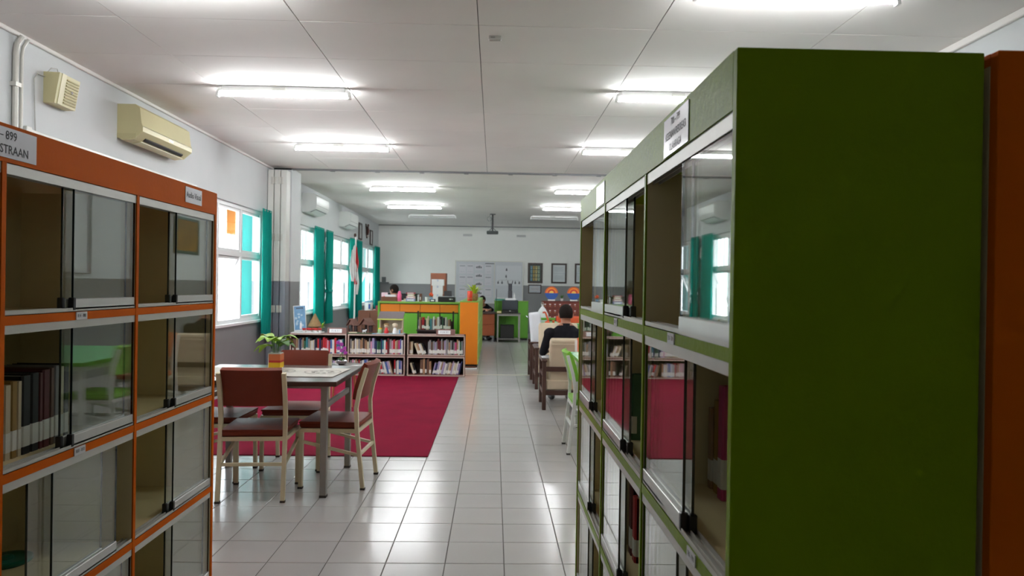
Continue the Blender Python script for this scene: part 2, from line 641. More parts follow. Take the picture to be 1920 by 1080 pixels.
# trims: cornices along the walls, the track of the folding partition, conduit
struct(MB().box(XL, XL + 0.03, YN, PART_Y, CEIL - 0.028, CEIL + 0.001, b=0.006).build('trim_1', M_CEIL))
struct(MB().box(XR - 0.035, XR, YN, YB, CEIL - 0.05, CEIL + 0.001, b=0.006).build('trim_2', M_CEIL))
tr = MB().box(XL, XR, PART_Y - 0.03, PART_Y + 0.03, CEIL - 0.022, CEIL + 0.001)
for k in range(9):
    tr.box(-2.6 + k * 0.7, -2.53 + k * 0.7, PART_Y - 0.035, PART_Y + 0.02, CEIL - 0.034, CEIL - 0.02)
struct(tr.build('trim_3', mat('track_grey', (120, 120, 122), 0.5, metal=0.3)))
struct(MB().box(XL, XR, YB - 0.02, YB, CEIL - 0.03, CEIL + 0.001).build('trim_4', mat('joint_grey', (150, 150, 150), 0.7)))
struct(MB().box(XL, XR, PART_Y - 0.02, PART_Y + 0.02, -0.004, 0.0035).build('trim_5', mat('threshold', (196, 188, 168), 0.35)))


# windows: frame, sashes (some tilted outwards) with panes
def window(n, y0, y1, cols, openc):
    z0, z1, zt = 0.85, 2.47, 1.79
    fw, d = 0.055, 0.07
    xa, xb = XL - 0.1, XL - 0.1 + d
    mb = MB()
    mb.box(xa, xb, y0, y1, z0, z0 + fw).box(xa, xb, y0, y1, z1 - fw, z1)
    mb.box(xa, xb, y0, y1, zt - 0.03, zt + 0.03)
    ys = [y0 + (y1 - y0) * k / cols for k in range(cols + 1)]
    for k, y in enumerate(ys):
        a = y if k == 0 else (y - fw if k == cols else y - fw / 2)
        mb.box(xa + 0.001, xb + 0.001, a, a + fw, z0, z1)
    mb.box(XL - 0.02, XL + 0.025, y0 - 0.03, y1 + 0.03, z0 - 0.03, z0 + 0.004)
    fr = struct(mb.build('window_%d' % n, M_WFRAME))
    for k in range(cols):
        a, b = ys[k] + fw / 2, ys[k + 1] - fw / 2
        for (q0, q1, low) in ((z0 + fw, zt - 0.03, True), (zt + 0.03, z1 - fw, False)):
            w = 0.035
            s = MB()
            s.box(-0.02, 0.02, a + 0.003, b - 0.003, -w, -0.003).box(-0.02, 0.02, a + 0.003, b - 0.003, q0 - q1 + 0.003, q0 - q1 + w)
            s.box(-0.02, 0.02, a + 0.003, a + w, q0 - q1 + w, -w).box(-0.02, 0.02, b - w, b - 0.003, q0 - q1 + w, -w)
            so = s.build('sash', M_WFRAME, fr)
            so.location = (xa + 0.035, 0, q1)
            if low and k in openc:
                so.rotation_euler = (0, math.radians(24), 0)
            MB().box(-0.003, 0.003, a + w - 0.006, b - w + 0.006, q0 - q1 + w - 0.006, -w + 0.006).build('pane', M_WGLASS, so)
    if n > 1:
        m = int((y1 - y0) / 0.2)
        for k in range(1, m):
            yy = y0 + (y1 - y0) * k / m
            MB().box(xa - 0.05, xa - 0.035, yy - 0.02, yy + 0.02, zt, z1).build('grille_bar', mat('grille_grey', (158, 164, 164), 0.6), fr)
    return fr


window(1, WIN[0][0], WIN[0][1], 4, (0, 2))
window(2, WIN[1][0], WIN[1][1], 2, (1,))
window(3, WIN[2][0], WIN[2][1], 3, (1,))
window(4, WIN[3][0], WIN[3][1], 3, (1,))

# outside: yard, a columned walkway and the block across it
struct(MB().box(-40, XL - 0.16, -25, 60, -0.5, -0.12).build('ground', mat('pale_paving', (214, 212, 206), 0.9, noise=0.05)))
walk = thing('walkway_column', 'teal painted walkway column outside the nearest windows', 'column', (-4.75, 14.1, -0.12), group='walkway columns outside the windows')
MB().box(-0.2, 0.2, -0.28, 0.28, 0, 3.6, b=0.015).build('shaft', mat('teal_paint', (26, 104, 102), 0.7), walk)
MB().box(-0.24, 0.24, -0.32, 0.32, 0, 0.25, b=0.01).build('base', mat('pale_teal_paint', (160, 205, 200), 0.6), walk)
for y, l in ((19.6, 'teal painted walkway column outside the windows with three casements'), (25.4, 'teal painted walkway column outside beyond the flag end of the room')):
    copy_tree(walk, (-4.75, y, -0.12), label=l)
blk = thing('school_block', 'white school block with yellow end pillar across the yard', 'building', (-11, 21, -0.12))
MB().box(-3, 0, -12, 14, 0, 4.6).build('wall', mat('white_render', (236, 236, 232), 0.8), blk)
MB().box(-0.1, 0.35, 8.3, 9.3, 3.5, 4.7, b=0.02).build('pillar', mat('yellow_paint', (160, 96, 10), 0.7), blk)
MB().box(-3.5, 0.9, -12.5, 14.5, 4.6, 4.85).build('roof', mat('roof_edge', (150, 90, 70), 0.8), blk)

# folded partition leaves standing against the pier
M_LEAFW = mat('partition_white', (214, 214, 208), 0.5, noise=0.03)
M_LEAFG = mat('partition_grey', (120, 124, 134), 0.35, noise=0.03)
fold = thing('folding_door', 'folded grey and white partition leaves stacked against the pier', 'folding door', (XL + 0.005, 10.93, 0))
for k in range(3):
    x0 = 0.005 + k * 0.1
    lf = MB().box(x0, x0 + 0.088, 0, 0.2, 1.43, 3.14, b=0.006).build('leaf', M_LEAFW, fold)
    MB().box(x0 + 0.0005, x0 + 0.0875, 0.0005, 0.1995, 0.02, 1.43, b=0.006).build('lower_panel', M_LEAFG, lf)
    if k < 2:
        for z in (0.95, 2.05, 2.92):
            hm = MB()
            for q in (0.055, 0.105):
                hm.box(x0 + q, x0 + q + 0.03, -0.008, 0.004, z, z + 0.11, b=0.003)
            hm.tube([(x0 + 0.094, -0.008, z), (x0 + 0.094, -0.008, z + 0.11)], 0.007)
            hm.build('hinge', M_ALU2, lf)


# curtains
def curtain(y0, y1, label, z0=0.58, z1=2.5, ph=0.0, tie=None):
    w = y1 - y0

    def fn(u, v):
        z = z0 + (z1 - z0) * v
        pin = 1.0
        if tie:
            pin = 1 - 0.35 * math.exp(-((z - tie) / 0.16) ** 2)
        y = (y0 + y1) / 2 + (u - 0.5) * w * pin
        amp = 0.032 * (0.6 + 0.4 * (1 - v))
        return (XL + 0.075 + amp * math.sin(u * math.pi * 2 * (w / 0.13) + ph + 0.5 * math.sin(3 * v)), y, z)
    t = thing('curtain', label, 'curtain', (0, 0, 0), group='teal curtains on the window wall')
    MB().sheet(fn, max(24, int(w / 0.013)), 14, 0.004).build('cloth', M_TEAL, t, smooth=60)
    MB().tube([(XL + 0.075, y0 - 0.02, z1 - 0.02), (XL + 0.075, y1 + 0.02, z1 - 0.02)], 0.008).build('rod', M_ALU2, t)
    if tie:
        MB().box(XL + 0.03, XL + 0.12, (y0 + y1) / 2 - w * 0.33, (y0 + y1) / 2 + w * 0.33, tie - 0.03, tie + 0.03, b=0.01).build('tie_band', M_TEAL, t)
    return t


curtain(10.5, 10.9, 'teal curtain beside the folded partition leaves')
curtain(13.55, 14.3, 'teal curtain hanging under the wall clock on its pier side', ph=1.0)
curtain(14.5, 15.05, 'teal curtain with a tie band just past the wall clock', ph=2.0, tie=1.25)
curtain(16.85, 17.55, 'teal curtain gathered in the middle, behind the flagpole', ph=0.6, tie=1.75)
curtain(17.65, 18.35, 'straight teal curtain under the portrait frames beside the flag', ph=1.4)
curtain(20.35, 21.15, 'teal curtain in the corner by the back wall', ph=2.4)


# ceiling lamps
def make_lamp(lit):
    t = thing('fluorescent_lamp', 'x', 'ceiling lamp')
    MB().box(-0.56, 0.56, -0.028, 0.028, -0.05, 0.0, b=0.006).build('batten', M_BATTEN, t)
    for s in (-1, 1):
        h = MB().prism([(s * 0.55, -0.002), (s * 0.6, -0.03), (s * 0.612, -0.098), (s * 0.59, -0.1), (s * 0.58, -0.05), (s * 0.545, -0.04)], 'y', -0.02, 0.02)
        h.build('lamp_holder', M_BATTEN, t)
    MB().tube([(-0.592, 0, -0.078), (0.592, 0, -0.078)], 0.0145, 12).build('tube', M_TUBE if lit else M_DEADTUBE, t, smooth=40)
    MB().box(-0.1, 0.02, -0.034, -0.02, -0.046, -0.012, b=0.004).build('ballast_cover', mat('grey_ballast', (196, 196, 190), 0.5), t)
    return t


lamp_on, lamp_off = make_lamp(True), make_lamp(False)
lit = [(-1.95, 4.2, 'lit tube lamp over the orange cabinet, nearest it'), (-1.95, 6.53, 'lit tube lamp above the dining table with brown chairs'),
       (-1.97, 9.1, 'lit tube lamp above the red carpet'), (-1.69, 12.92, 'lit tube lamp just past the partition track, window side'),
       (-1.8, 15.86, 'lit tube lamp above the staff desks, window side'),
       (1.75, 4.11, 'lit tube lamp over the green cabinet'), (1.69, 6.42, 'lit tube lamp above the green table'),
       (1.7, 9.03, 'lit tube lamp above the armchairs'), (1.68, 12.9, 'lit tube lamp just past the partition track, armchair side'),
       (1.65, 15.72, 'lit tube lamp beside the projector, over the card drawers')]
for k, (x, y, l) in enumerate(lit):
    o = lamp_on if k == 0 else copy_tree(lamp_on)
    put(o, (x, y, CEIL + 0.001))
    o['label'] = l
    o['group'] = 'ceiling tube lamps'
for k, (x, y, l) in enumerate([(-1.6, 18.06, 'unlit tube lamp near the back wall, window side of the projector'), (1.5, 17.9, 'unlit tube lamp near the back wall above the card drawers')]):
    o = lamp_off if k == 0 else copy_tree(lamp_off)
    put(o, (x, y, CEIL + 0.001))
    o['label'] = l
    o['group'] = 'unlit ceiling lamps'

# carpet
cp = MB().box(CARPET[0], CARPET[1], CARPET[2], CARPET[3], 0.0, 0.009, b=0.003).build('carpet', M_CARPET)
tag(cp, 'crimson carpet spread between the dining table and low bookcases', 'carpet')

# ------------------------------------------------------------------ books
PALETTE = {
    'white': (214, 212, 208), 'cream': (200, 186, 156), 'grey': (138, 136, 136), 'navy': (34, 44, 84), 'black': (30, 29, 32),
    'red': (176, 36, 44), 'maroon': (92, 30, 34), 'brown': (104, 76, 60), 'tan': (160, 124, 92), 'pink': (206, 150, 172),
    'teal': (54, 122, 130), 'green': (48, 94, 66), 'blue': (70, 100, 156), 'lilac': (164, 150, 186), 'yellow': (206, 170, 60),
    'magenta': (178, 60, 110), 'gold': (150, 118, 52),
}


def unit_book(label_band, pages_back=True):
    """A closed book of unit size, spine to -y: cover, page block and spine label."""
    mb = MB()
    mb.box(-0.5, -0.42, -0.47, 0.5, 0, 1, 0).box(0.42, 0.5, -0.47, 0.5, 0, 1, 0)
    mb.prism([(-0.5, -0.47), (-0.36, -0.5), (0.36, -0.5), (0.5, -0.47), (0.5, -0.44), (-0.5, -0.44)], 'z', 0, 1, 0)
    mb.box(-0.42, 0.42, -0.44, 0.47, 0.015, 0.985, 1)
    if label_band:
        mb.prism([(-0.505, -0.4), (-0.505, -0.472), (-0.36, -0.503), (0.36, -0.503), (0.505, -0.472), (0.505, -0.4)], 'z', 0.1, 0.36, 2)
    return mb.mesh('book', [M_BOOK, M_PAGES, M_SPINE])


BOOK_ME = {True: unit_book(True), False: unit_book(False)}
BOOK_LABELS = {}


def book(x, y, z, th, h, d, colour, label, group, rz=0.0, lean=0.0, band=True, mats=None, flat=False, shade=1.0):
    o = bpy.data.objects.new('book', BOOK_ME[band])
    COL.objects.link(o)
    R = Matrix.Rotation(rz, 4, 'Z') @ Matrix.Rotation(lean, 4, 'Y')
    if flat:
        R = Matrix.Rotation(rz, 4, 'Z') @ Matrix.Rotation(math.pi / 2, 4, 'Y')
    o.matrix_world = Matrix.Translation((x, y, z)) @ R
    o.scale = (th, d, h)
    c = s2l(tuple(min(255, v * shade) for v in PALETTE[colour]))
    o.color = c + (1,)
    n = BOOK_LABELS.get(label, 0)
    BOOK_LABELS[label] = n + 1
    tag(o, label, 'book', group)
    return o


def book_row(x0, x1, y, z, seq, where, group, hmin=0.19, hmax=0.245, rz=0.0, lean_from=None, depth=0.15, thmin=0.017, thmax=0.034, horiz='x', rnd=None, count=None):
    """Books standing side by side from x0 to x1; seq gives their colours in turn."""
    rnd = rnd or random.Random(len(where) * 37 + int(abs(x0) * 100))
    items, x, k = [], x0, 0
    ths = []
    if count:                                   # a set number of books that just fills the run
        ths = [rnd.uniform(thmin, thmax) for _ in range(count)]
        fit = (x1 - x0 - 0.0012 * count) * math.cos(lean_from[2] if lean_from else 0.0) / sum(ths)
        ths = [t_ * min(1.0, fit) for t_ in ths]
    while True:
        th = (ths[k] if k < count else 9.0) if count else rnd.uniform(thmin, thmax)
        if x + th > x1 + (0.002 if count else 0.0):
            break
        h = rnd.uniform(hmin, hmax)
        items.append((x + th / 2, th, h, seq[k % len(seq)] if not callable(seq) else seq(k)))
        x += th / math.cos(lean_from[2] if lean_from else 0.0) + 0.0012
        k += 1
    for n, (cx, th, h, c) in enumerate(items):
        left = items[n - 1][3] if n else None
        right = items[n + 1][3] if n + 1 < len(items) else None
        size = 'slim' if th < thmin + (thmax - thmin) * 0.4 else ('thick' if th > thmin + (thmax - thmin) * 0.75 else 'medium')
        if left and right:
            nb = 'between %s and %s ones' % (left, right)
        else:
            nb = 'at the %s end' % ('window' if n == 0 else 'aisle')
        lean = 0.0
        xx, zz = cx, z
        if lean_from and lean_from[0] <= n < lean_from[1]:
            lean = lean_from[2]
            zz = z + th / 2 * abs(math.sin(lean)) * 1.02
        p = (xx, y, zz) if horiz == 'x' else (y, xx, zz)
        book(p[0], p[1], p[2], th, h, depth * rnd.uniform(0.9, 1.05), c, '%s %s book %s, %s' % (size, c, nb, where), group, rz=rz + (math.pi / 2 if horiz == 'y' else 0), lean=lean, band=rnd.random() < 0.75)


# ------------------------------------------------------------------ tall glazed cabinets
CAB_L, CAB_D, CAB_H = 2.03, 0.40, 1.80
ROW_Z = [(1.325, 1.695), (0.925, 1.29), (0.525, 0.89), (0.115, 0.49)]


def glazed_cabinet(name, label, loc, rz, paint, doors, gap_side=None, group=None, lining=M_INSIDE):
    """Local frame: length along x, front face at y = -D/2, floor at z = 0."""
    t = thing(name, label, 'cabinet', loc, rz, group)
    L, D, H, w = CAB_L / 2, CAB_D / 2, CAB_H, 0.02
    for s in (-1, 1):
        MB().box(min(s * L, s * (L - w)), max(s * L, s * (L - w)), -D, D, 0, H, b=0.0015).build('side_panel', paint, t)
        MB().box(min(s * (L - w), s * (L - w - 0.003)), max(s * (L - w), s * (L - w - 0.003)), -D + 0.004, D - 0.012, 0.08, H - 0.02).build('lining', lining, t)
    MB().box(-L + w, L - w, -D, D, H - 0.02, H).build('top_panel', paint, t)
    MB().box(-L + w, L - w, D - 0.01, D, 0, H - 0.02).build('back_panel', lining, t)
    MB().box(-L + w, L - w, -D, -D + 0.018, 1.705, H - 0.02).build('fascia', paint, t)
    MB().box(-L + w, L - w, -D + 0.005, -D + 0.02, 0, 0.08).build('plinth', paint, t)
    xs = [-L + w]
    for k in (1, 2):
        x = -L + w + (2 * L - 2 * w) * k / 3
        MB().box(x - 0.008, x + 0.008, -D + 0.001, -D + 0.006, 0.08, 1.705).box(x - 0.008, x + 0.008, -D + 0.006, D - 0.01, 0.08, 1.705, 1).build('divider', [paint, lining], t)
        xs += [x - 0.008, x + 0.008]
    xs.append(L - w)
    zs = [(1.325, 1.29), (0.925, 0.89), (0.525, 0.49), (0.115, 0.08)]
    for zu, zl in zs:
        sh = MB().box(-L + w, L - w, -D + 0.03, D - 0.01, zl + 0.008, zu - 0.008)
        sh.build('shelf', lining, t)
    for c in range(3):
        a, b = xs[2 * c], xs[2 * c + 1]
        for r in range(4):
            z0, z1 = ROW_Z[r]
            rail = MB().box(a, b, -D + 0.002, -D + 0.03, z0 - 0.03, z0 - 0.006).build('shelf_rail', paint, t)
            tk = MB()
            tp = MB()
            for yy in (-D + 0.004, -D + 0.019, -D + 0.034):
                tk.box(a, b, yy, yy + 0.002, z0 - 0.006, z0 + 0.006)
                tp.box(a, b, yy, yy + 0.002, z1 - 0.018, z1 + 0.01)
            tk.box(a, b, -D + 0.004, -D + 0.036, z0 - 0.006, z0 - 0.004).build('bottom_track', M_ALU2, t)
            tp.box(a, b, -D + 0.004, -D + 0.036, z1 + 0.008, z1 + 0.01).build('top_track', M_ALU2, t)
            for n, (p, q) in enumerate(doors.get((r, c), ())):
                y0 = -D + (0.0075 if n == 0 else 0.0225)
                xa, xb = a + (b - a) * p, a + (b - a) * q
                dr = MB().box(xa, xb, y0, y0 + 0.005, z0 + 0.004, z1 + 0.004).build('glass_door', M_GLASS, t)
                for xe in (xa, xb):
                    MB().box(xe - 0.001, xe + 0.001, y0 - 0.0003, y0 + 0.0053, z0 + 0.03, z1 + 0.003).build('glass_edge', M_GLASS_EDGE, dr)
                MB().box(xa, xb, y0 - 0.0035, y0 + 0.0085, z0 + 0.0, z0 + 0.032, b=0.0015).build('bottom_rail', M_ALU, dr)
                e = xa if gap_side == 'a' else xb
                if (p > 0.05 or gap_side == 'b') and (q < 0.95 or gap_side == 'a'):
                    MB().box(e - 0.007, e + 0.007, y0 - 0.005, y0 + 0.011, z0 - 0.001, z0 + 0.036, b=0.002).build('end_clip', M_BLACK, dr)
    return t, xs


def sign_card(cab, x, z, w, h, lines, size, sx, bold=0.0):
    """A paper card taped to the fascia, with its words."""
    D = CAB_D / 2
    c = MB().box(x - w / 2, x + w / 2, -D - 0.0022, -D - 0.0006, z - h / 2, z + h / 2).build('sign_card', M_PAPER_G, cab)
    n = len(lines)
    for k, s in enumerate(lines):
        lettering(s, size, M_INK, c, (x, -D - 0.0026, z + ((n - 1) / 2 - k) * size * 1.15), sx, bold=bold)
    return c


def rail_tag(cab, x, z, txt, w=0.055):
    D = CAB_D / 2
    c = MB().box(x - w / 2, x + w / 2, -D - 0.0006, -D + 0.0021, z - 0.0115, z + 0.0115).build('rail_tag', M_PAPER, cab)
    lettering(txt, 0.014, M_INK, c, (x, -D - 0.001, z), 0.8)


# left, orange: front faces the aisle (+x); local x runs away from the camera
half = [(0.46, 0.995), (0.415, 0.96)]
od = {}
for r in range(4):
    for c in range(3):
        od[r, c] = half
od[2, 1] = [(0.33, 0.85), (0.2, 0.76)]
oc, oxs = glazed_cabinet('glazed_cabinet', 'orange glazed cabinet with sliding glass doors and Audio Visual card', (-1.222 - CAB_D / 2, 1.11 + CAB_L / 2, 0), math.pi / 2, M_ORANGE, od, 'a')
# fascia cards; local x = Y - (1.11 + L/2)
ymid = 1.11 + CAB_L / 2
sign_card(oc, 2.895 - ymid, 1.757, 0.155, 0.062, ['Audio Visual'], 0.034, 0.8, 0.0002)
sign_card(oc, 1.775 - ymid, 1.753, 0.27, 0.075, ['800 \u2013 899', 'KESUSASTRAAN'], 0.031, 0.92, 0.0003)
rail_tag(oc, 2.13 - ymid, 1.307, '814 - 880')
rail_tag(oc, 2.13 - ymid, 0.907, '800 - 810')

# right, green: front faces the aisle (-x); local x runs towards the camera
gd = {}
far = [(0.0, 0.55), (0.005, 0.60)]
for r in range(4):
    for c in range(3):
        gd[r, c] = [(0.0, 0.50), (0.005, 0.53)]
gd[0, 2] = [(0.50, 1.0), (0.53, 0.995)]
gd[0, 0] = [(0.52, 1.0), (0.53, 0.995)]
gd[0, 1] = [(0.0, 0.56), (0.005, 0.62)]
gd[1, 1] = [(0.0, 0.54), (0.005, 0.60)]
gd[1, 2] = [(0.0, 0.56), (0.005, 0.58)]
gc, gxs = glazed_cabinet('glazed_cabinet', 'green glazed cabinet whose blank end panel stands beside an orange one', (0.381 + CAB_D / 2, 1.115 + CAB_L / 2, 0), -math.pi / 2, M_GREEN, gd, 'b')
gmid = 1.115 + CAB_L / 2
sign_card(gc, gmid - 1.49, 1.748, 0.20, 0.083, ['700 \u2013 799', 'KESENIAN/REKREASI', 'OLAHRAGA'], 0.0235, 0.78, 0.0)
sign_card(gc, gmid - 2.55, 1.748, 0.19, 0.078, [], 0.024, 0.8)
rail_tag(gc, gmid - 1.51, 1.307, '730 - 769')
rail_tag(gc, gmid - 2.20, 1.307, '700 - 729')
rail_tag(gc, gmid - 1.33, 0.907, '780 - 790')
bc, _ = glazed_cabinet('glazed_cabinet', 'orange cabinet standing back to back with the green cabinet', (0.381 + 1.5 * CAB_D + 0.012, 1.10 + CAB_L / 2, 0), math.pi / 2, M_ORANGE, {(r, c): half for r in range(4) for c in range(3)}, 'a')

# books inside the glazed cabinets
BX = 0.16
seqs = ['tan', 'cream', 'gold', 'white', 'black', 'navy', 'black', 'maroon', 'maroon', 'cream', 'black']


def cab_book(Y, X, z, th, h, d, colour, label, side, **k):
    """Spine towards the aisle: side -1 for the cabinet whose front is at +x, +1 for the green one."""
    return book(X, Y, z, th, h, d, colour, label, 'books in the glazed cabinets', rz=(math.pi / 2 if side < 0 else -math.pi / 2), **k)


y = 1.92
lefts = [('tan', 0.03, 0.20), ('cream', 0.028, 0.205), ('gold', 0.026, 0.212), ('cream', 0.018, 0.21), ('black', 0.042, 0.222), ('black', 0.038, 0.225),
         ('maroon', 0.016, 0.222), ('maroon', 0.036, 0.228), ('brown', 0.02, 0.23), ('grey', 0.026, 0.235), ('cream', 0.022, 0.23), ('black', 0.026, 0.235)]
words = ['tan book nearest the orange stile', 'cream book second from the orange stile', 'gold-brown book beside a slim white spine',
         'slim white book beside a thick black one', 'thick black book with wide white label, first of two', 'thick black book with wide white label, second of two',
         'slim maroon book after the two thick black ones', 'thick maroon book with white label', 'slim brown book after the thick maroon one',
         'grey book with worn spine', 'slim cream book beside the last black one', 'tall black book at the far end of its row']
for (c, th, h), l in zip(lefts, words):
    th *= 0.92
    cab_book(y + th / 2, -1.40, 0.917, th, h, 0.16, c, l + ', in the orange cabinet', -1)
    y += th + 0.0015
lid = thing('round_dish', 'dark green round plastic dish lying in the orange cabinet', 'dish', (-1.525, 2.27, 0.517))
MB().lathe([(0.065, 0), (0.07, 0.004), (0.07, 0.012), (0.064, 0.015), (0.05, 0.013)], n=24).build('rim', M_TEALPLASTIC, lid, smooth=40)
MB().lathe([(0.02, 0.012), (0.018, 0.02), (0.01, 0.024)], n=16).build('knob', M_TEALPLASTIC, lid, smooth=40)

for Y, X, z, th, h, d, c, l in [
    (1.755, 0.62, 0.917, 0.03, 0.2, 0.15, 'tan', 'tan book with white label, deep in the green cabinet'),
    (1.715, 0.622, 0.917, 0.034, 0.225, 0.15, 'gold', 'gold-brown book beside the tall magenta one in the green cabinet'),
    (1.66, 0.62, 0.917, 0.036, 0.268, 0.16, 'magenta', 'tall magenta book with white band in the green cabinet'),
    (2.345, 0.55, 0.917, 0.03, 0.20, 0.17, 'gold', 'gold-edged book leaning behind a dark one in the green cabinet'),
    (2.31, 0.545, 0.917, 0.03, 0.215, 0.18, 'green', 'dark green bound book with gold edges in the green cabinet'),
    (2.38, 0.55, 0.917, 0.025, 0.16, 0.16, 'cream', 'cream book behind the gold-edged ones in the green cabinet'),
    (2.37, 0.57, 0.517, 0.045, 0.25, 0.2, 'maroon', 'dark maroon binder on a low shelf of the green cabinet'),
    (2.31, 0.57, 0.517, 0.045, 0.21, 0.2, 'red', 'red binder with white label on a low shelf of the green cabinet'),
]:
    cab_book(Y, X, z, th, h, d, c, l, 1)

# ------------------------------------------------------------------ side chairs (origin between the rear feet, facing +y)
def side_chair(name, label, vinyl, paint, loc, rz, group):
    t = thing(name, label, 'chair', loc, rz, group)
    hw, fw = 0.203, 0.208
    w = 0.026
    path = [(0.0, 0.0), (0.045, 0.40), (0.052, 0.56), (0.03, 0.68), (-0.015, 0.83)]
    for s in (-1, 1):
        mb = MB()
        for (ya, za), (yb, zb) in zip(path, path[1:]):
            mb.bar((s * hw, ya, za), (s * hw, yb, zb + 0.004), w, w, up=(0, 1, 0))
        p = mb.build('back_post', paint, t)
        MB().box(s * hw - 0.015, s * hw + 0.015, -0.015, 0.016, 0, 0.014).build('rubber_foot', M_RUBBER, p)
        l = MB().bar((s * fw, 0.43, 0.0), (s * fw, 0.425, 0.41), w, w, up=(0, 1, 0)).build('leg', paint, t)
        MB().box(s * fw - 0.015, s * fw + 0.015, 0.415, 0.446, 0, 0.014).build('rubber_foot', M_RUBBER, l)
        MB().bar((s * hw, 0.028, 0.235), (s * fw, 0.428, 0.325), 0.018, 0.02).build('side_stretcher', paint, t)
    fr = MB()
    fr.bar((-hw, 0.045, 0.402), (hw, 0.045, 0.402), w, w).bar((-fw, 0.427, 0.402), (fw, 0.427, 0.402), w, w)
    for s in (-1, 1):
        fr.bar((s * hw, 0.045, 0.402), (s * fw, 0.427, 0.402), w, w)
    fr.build('seat_frame', paint, t)
    MB().bar((-hw, 0.027, 0.24), (hw, 0.027, 0.24), 0.018, 0.02).build('stretcher', paint, t)

    def seat(u, v):
        x = (u - 0.5) * 2
        wdt = 0.2 + 0.01 * v
        return (x * wdt, 0.035 + 0.41 * v, 0.455 + 0.014 * (1 - x * x) * math.sin(math.pi * min(1, max(0, v))))
    sm = MB().sheet(seat, 10, 8, 0.012)
    sm.box(-0.203, 0.203, 0.035, 0.445, 0.414, 0.458, b=0.012)
    vs = []
    for i in range(len(sm.v)):
        x, yy, z = sm.v[i]
        if z < 0.459 and abs(x) > 0.15:
            x *= 0.99 + 0.04 * max(0, (yy - 0.035)) / 0.42
        vs.append((x, yy, z))
    sm.v = vs
    sm.build('seat', vinyl, t, smooth=50)

    def back(u, v):
        x = (u - 0.5) * 2
        z = 0.615 + 0.245 * v
        yb = 0.056 - 0.02 * v - 0.055 * v * v
        return (x * (hw - 0.015), yb - 0.024 * (1 - x * x) + 0.012, z)
    MB().sheet(back, 14, 8, 0.034).build('backrest', vinyl, t, smooth=50)
    return t


BR = 'brown vinyl chairs around the dining table'
ch = side_chair('dining_chair', 'brown vinyl chair turned away, on the cabinet side of the dining table', M_VINYL, M_CREAM, (-1.54, 4.56, 0), 0.07, BR)
copy_tree(ch, (-1.527, 5.775, 0), math.pi + 0.03, 'brown vinyl chair on the carpet side of the dining table, facing it')
copy_tree(ch, (-0.868, 5.072, 0), math.pi / 2 - 0.06, 'brown vinyl chair at the aisle end of the dining table')
copy_tree(ch, (-2.225, 5.214, 0), -math.pi / 2, 'brown vinyl chair at the window end of the dining table')
for o in bpy.data.objects:
    if o.get('category') == 'chair' and o.name.startswith('dining_chair'):
        o['group'] = BR
M_CHGREEN = mat('light_green_vinyl', (132, 196, 62), 0.42, noise=0.05)
M_CHORANGE = mat('orange_vinyl', (226, 98, 46), 0.42, noise=0.05)
G2 = 'bright chairs around the green table'
side_chair('side_chair', 'light green chair with white legs at the green table', M_CHGREEN, M_WHITEP, (0.645, 6.14, 0), -math.pi / 2, G2)
side_chair('side_chair', 'orange chair with white legs at the far end of the green table', M_CHORANGE, M_WHITEP, (1.1, 7.62, 0), math.pi, G2)
side_chair('side_chair', 'brown chair with white legs across the green table', M_VINYL, M_WHITEP, (2.2, 6.1, 0), math.pi / 2, G2)
side_chair('side_chair', 'brown chair with white legs at the wall corner of the green table', M_VINYL, M_WHITEP, (2.2, 6.8, 0), math.pi / 2, G2)


# ------------------------------------------------------------------ tables
def table(name, label, loc, sx, sy, h, top, edge, legm, legs, apron=0.05, th=0.032):
    t = thing(name, label, 'table', loc)
    MB().box(-sx / 2, sx / 2, -sy / 2, sy / 2, h - th, h - 0.002, b=0.002).build('edge_band', edge, t)
    MB().box(-sx / 2 + 0.002, sx / 2 - 0.002, -sy / 2 + 0.002, sy / 2 - 0.002, h - 0.0025, h, b=0.0004).build('tabletop', top, t)
    (xa, xb), (ya, yb) = legs
    for x in (xa, xb):
        for y in (ya, yb):
            l = MB().box(x - 0.021, x + 0.021, y - 0.021, y + 0.021, 0.012, h - th, b=0.003).build('leg', legm, t)
            MB().box(x - 0.023, x + 0.023, y - 0.023, y + 0.023, 0, 0.016, b=0.002).build('rubber_foot', M_RUBBER, l)
    a = MB()
    z = h - th - apron / 2
    for y in (ya, yb):
        a.bar((xa, y, z), (xb, y, z), 0.025, apron)
    for x in (xa, xb):
        a.bar((x, ya, z), (x, yb, z), 0.025, apron)
    a.build('apron', legm, t)
    return t


dt = table('dining_table', 'dark laminate table on grey metal legs with a pale paper runner', (-1.57, 5.10, 0), 1.1, 0.916, 0.77, M_TABLETOP, M_TABLEEDGE, M_GREYMET, ((-0.44, 0.463), (-0.405, 0.364)), apron=0.02)
MB().bar((0.463, -0.405, 0.60), (0.463, 0.364, 0.60), 0.02, 0.035).build('side_rail', M_GREYMET, dt)
MB().bar((-0.44, -0.405, 0.60), (-0.44, 0.364, 0.60), 0.02, 0.035).build('side_rail', M_GREYMET, dt)
M_GTOP = mat('green_tabletop', (88, 186, 112), 0.25)
gt = table('green_table', 'green topped table on white legs with stretchers', (1.355, 6.45, 0), 1.15, 1.5, 0.75, M_GTOP, M_GREEN2, M_WHITEP, ((-0.5, 0.5), (-0.65, 0.65)))
MB().bar((-0.5, -0.65, 0.2), (-0.5, 0.65, 0.2), 0.025, 0.03).bar((0.5, -0.65, 0.2), (0.5, 0.65, 0.2), 0.025, 0.03).bar((-0.5, 0, 0.2), (0.5, 0, 0.2), 0.025, 0.03).build('stretcher', M_WHITEP, gt)

# runner: a printed paper sheet, one edge curling over
M_RUN = mat('printed_runner', (214, 210, 200), 0.7, noise=0.12, nscale=22)


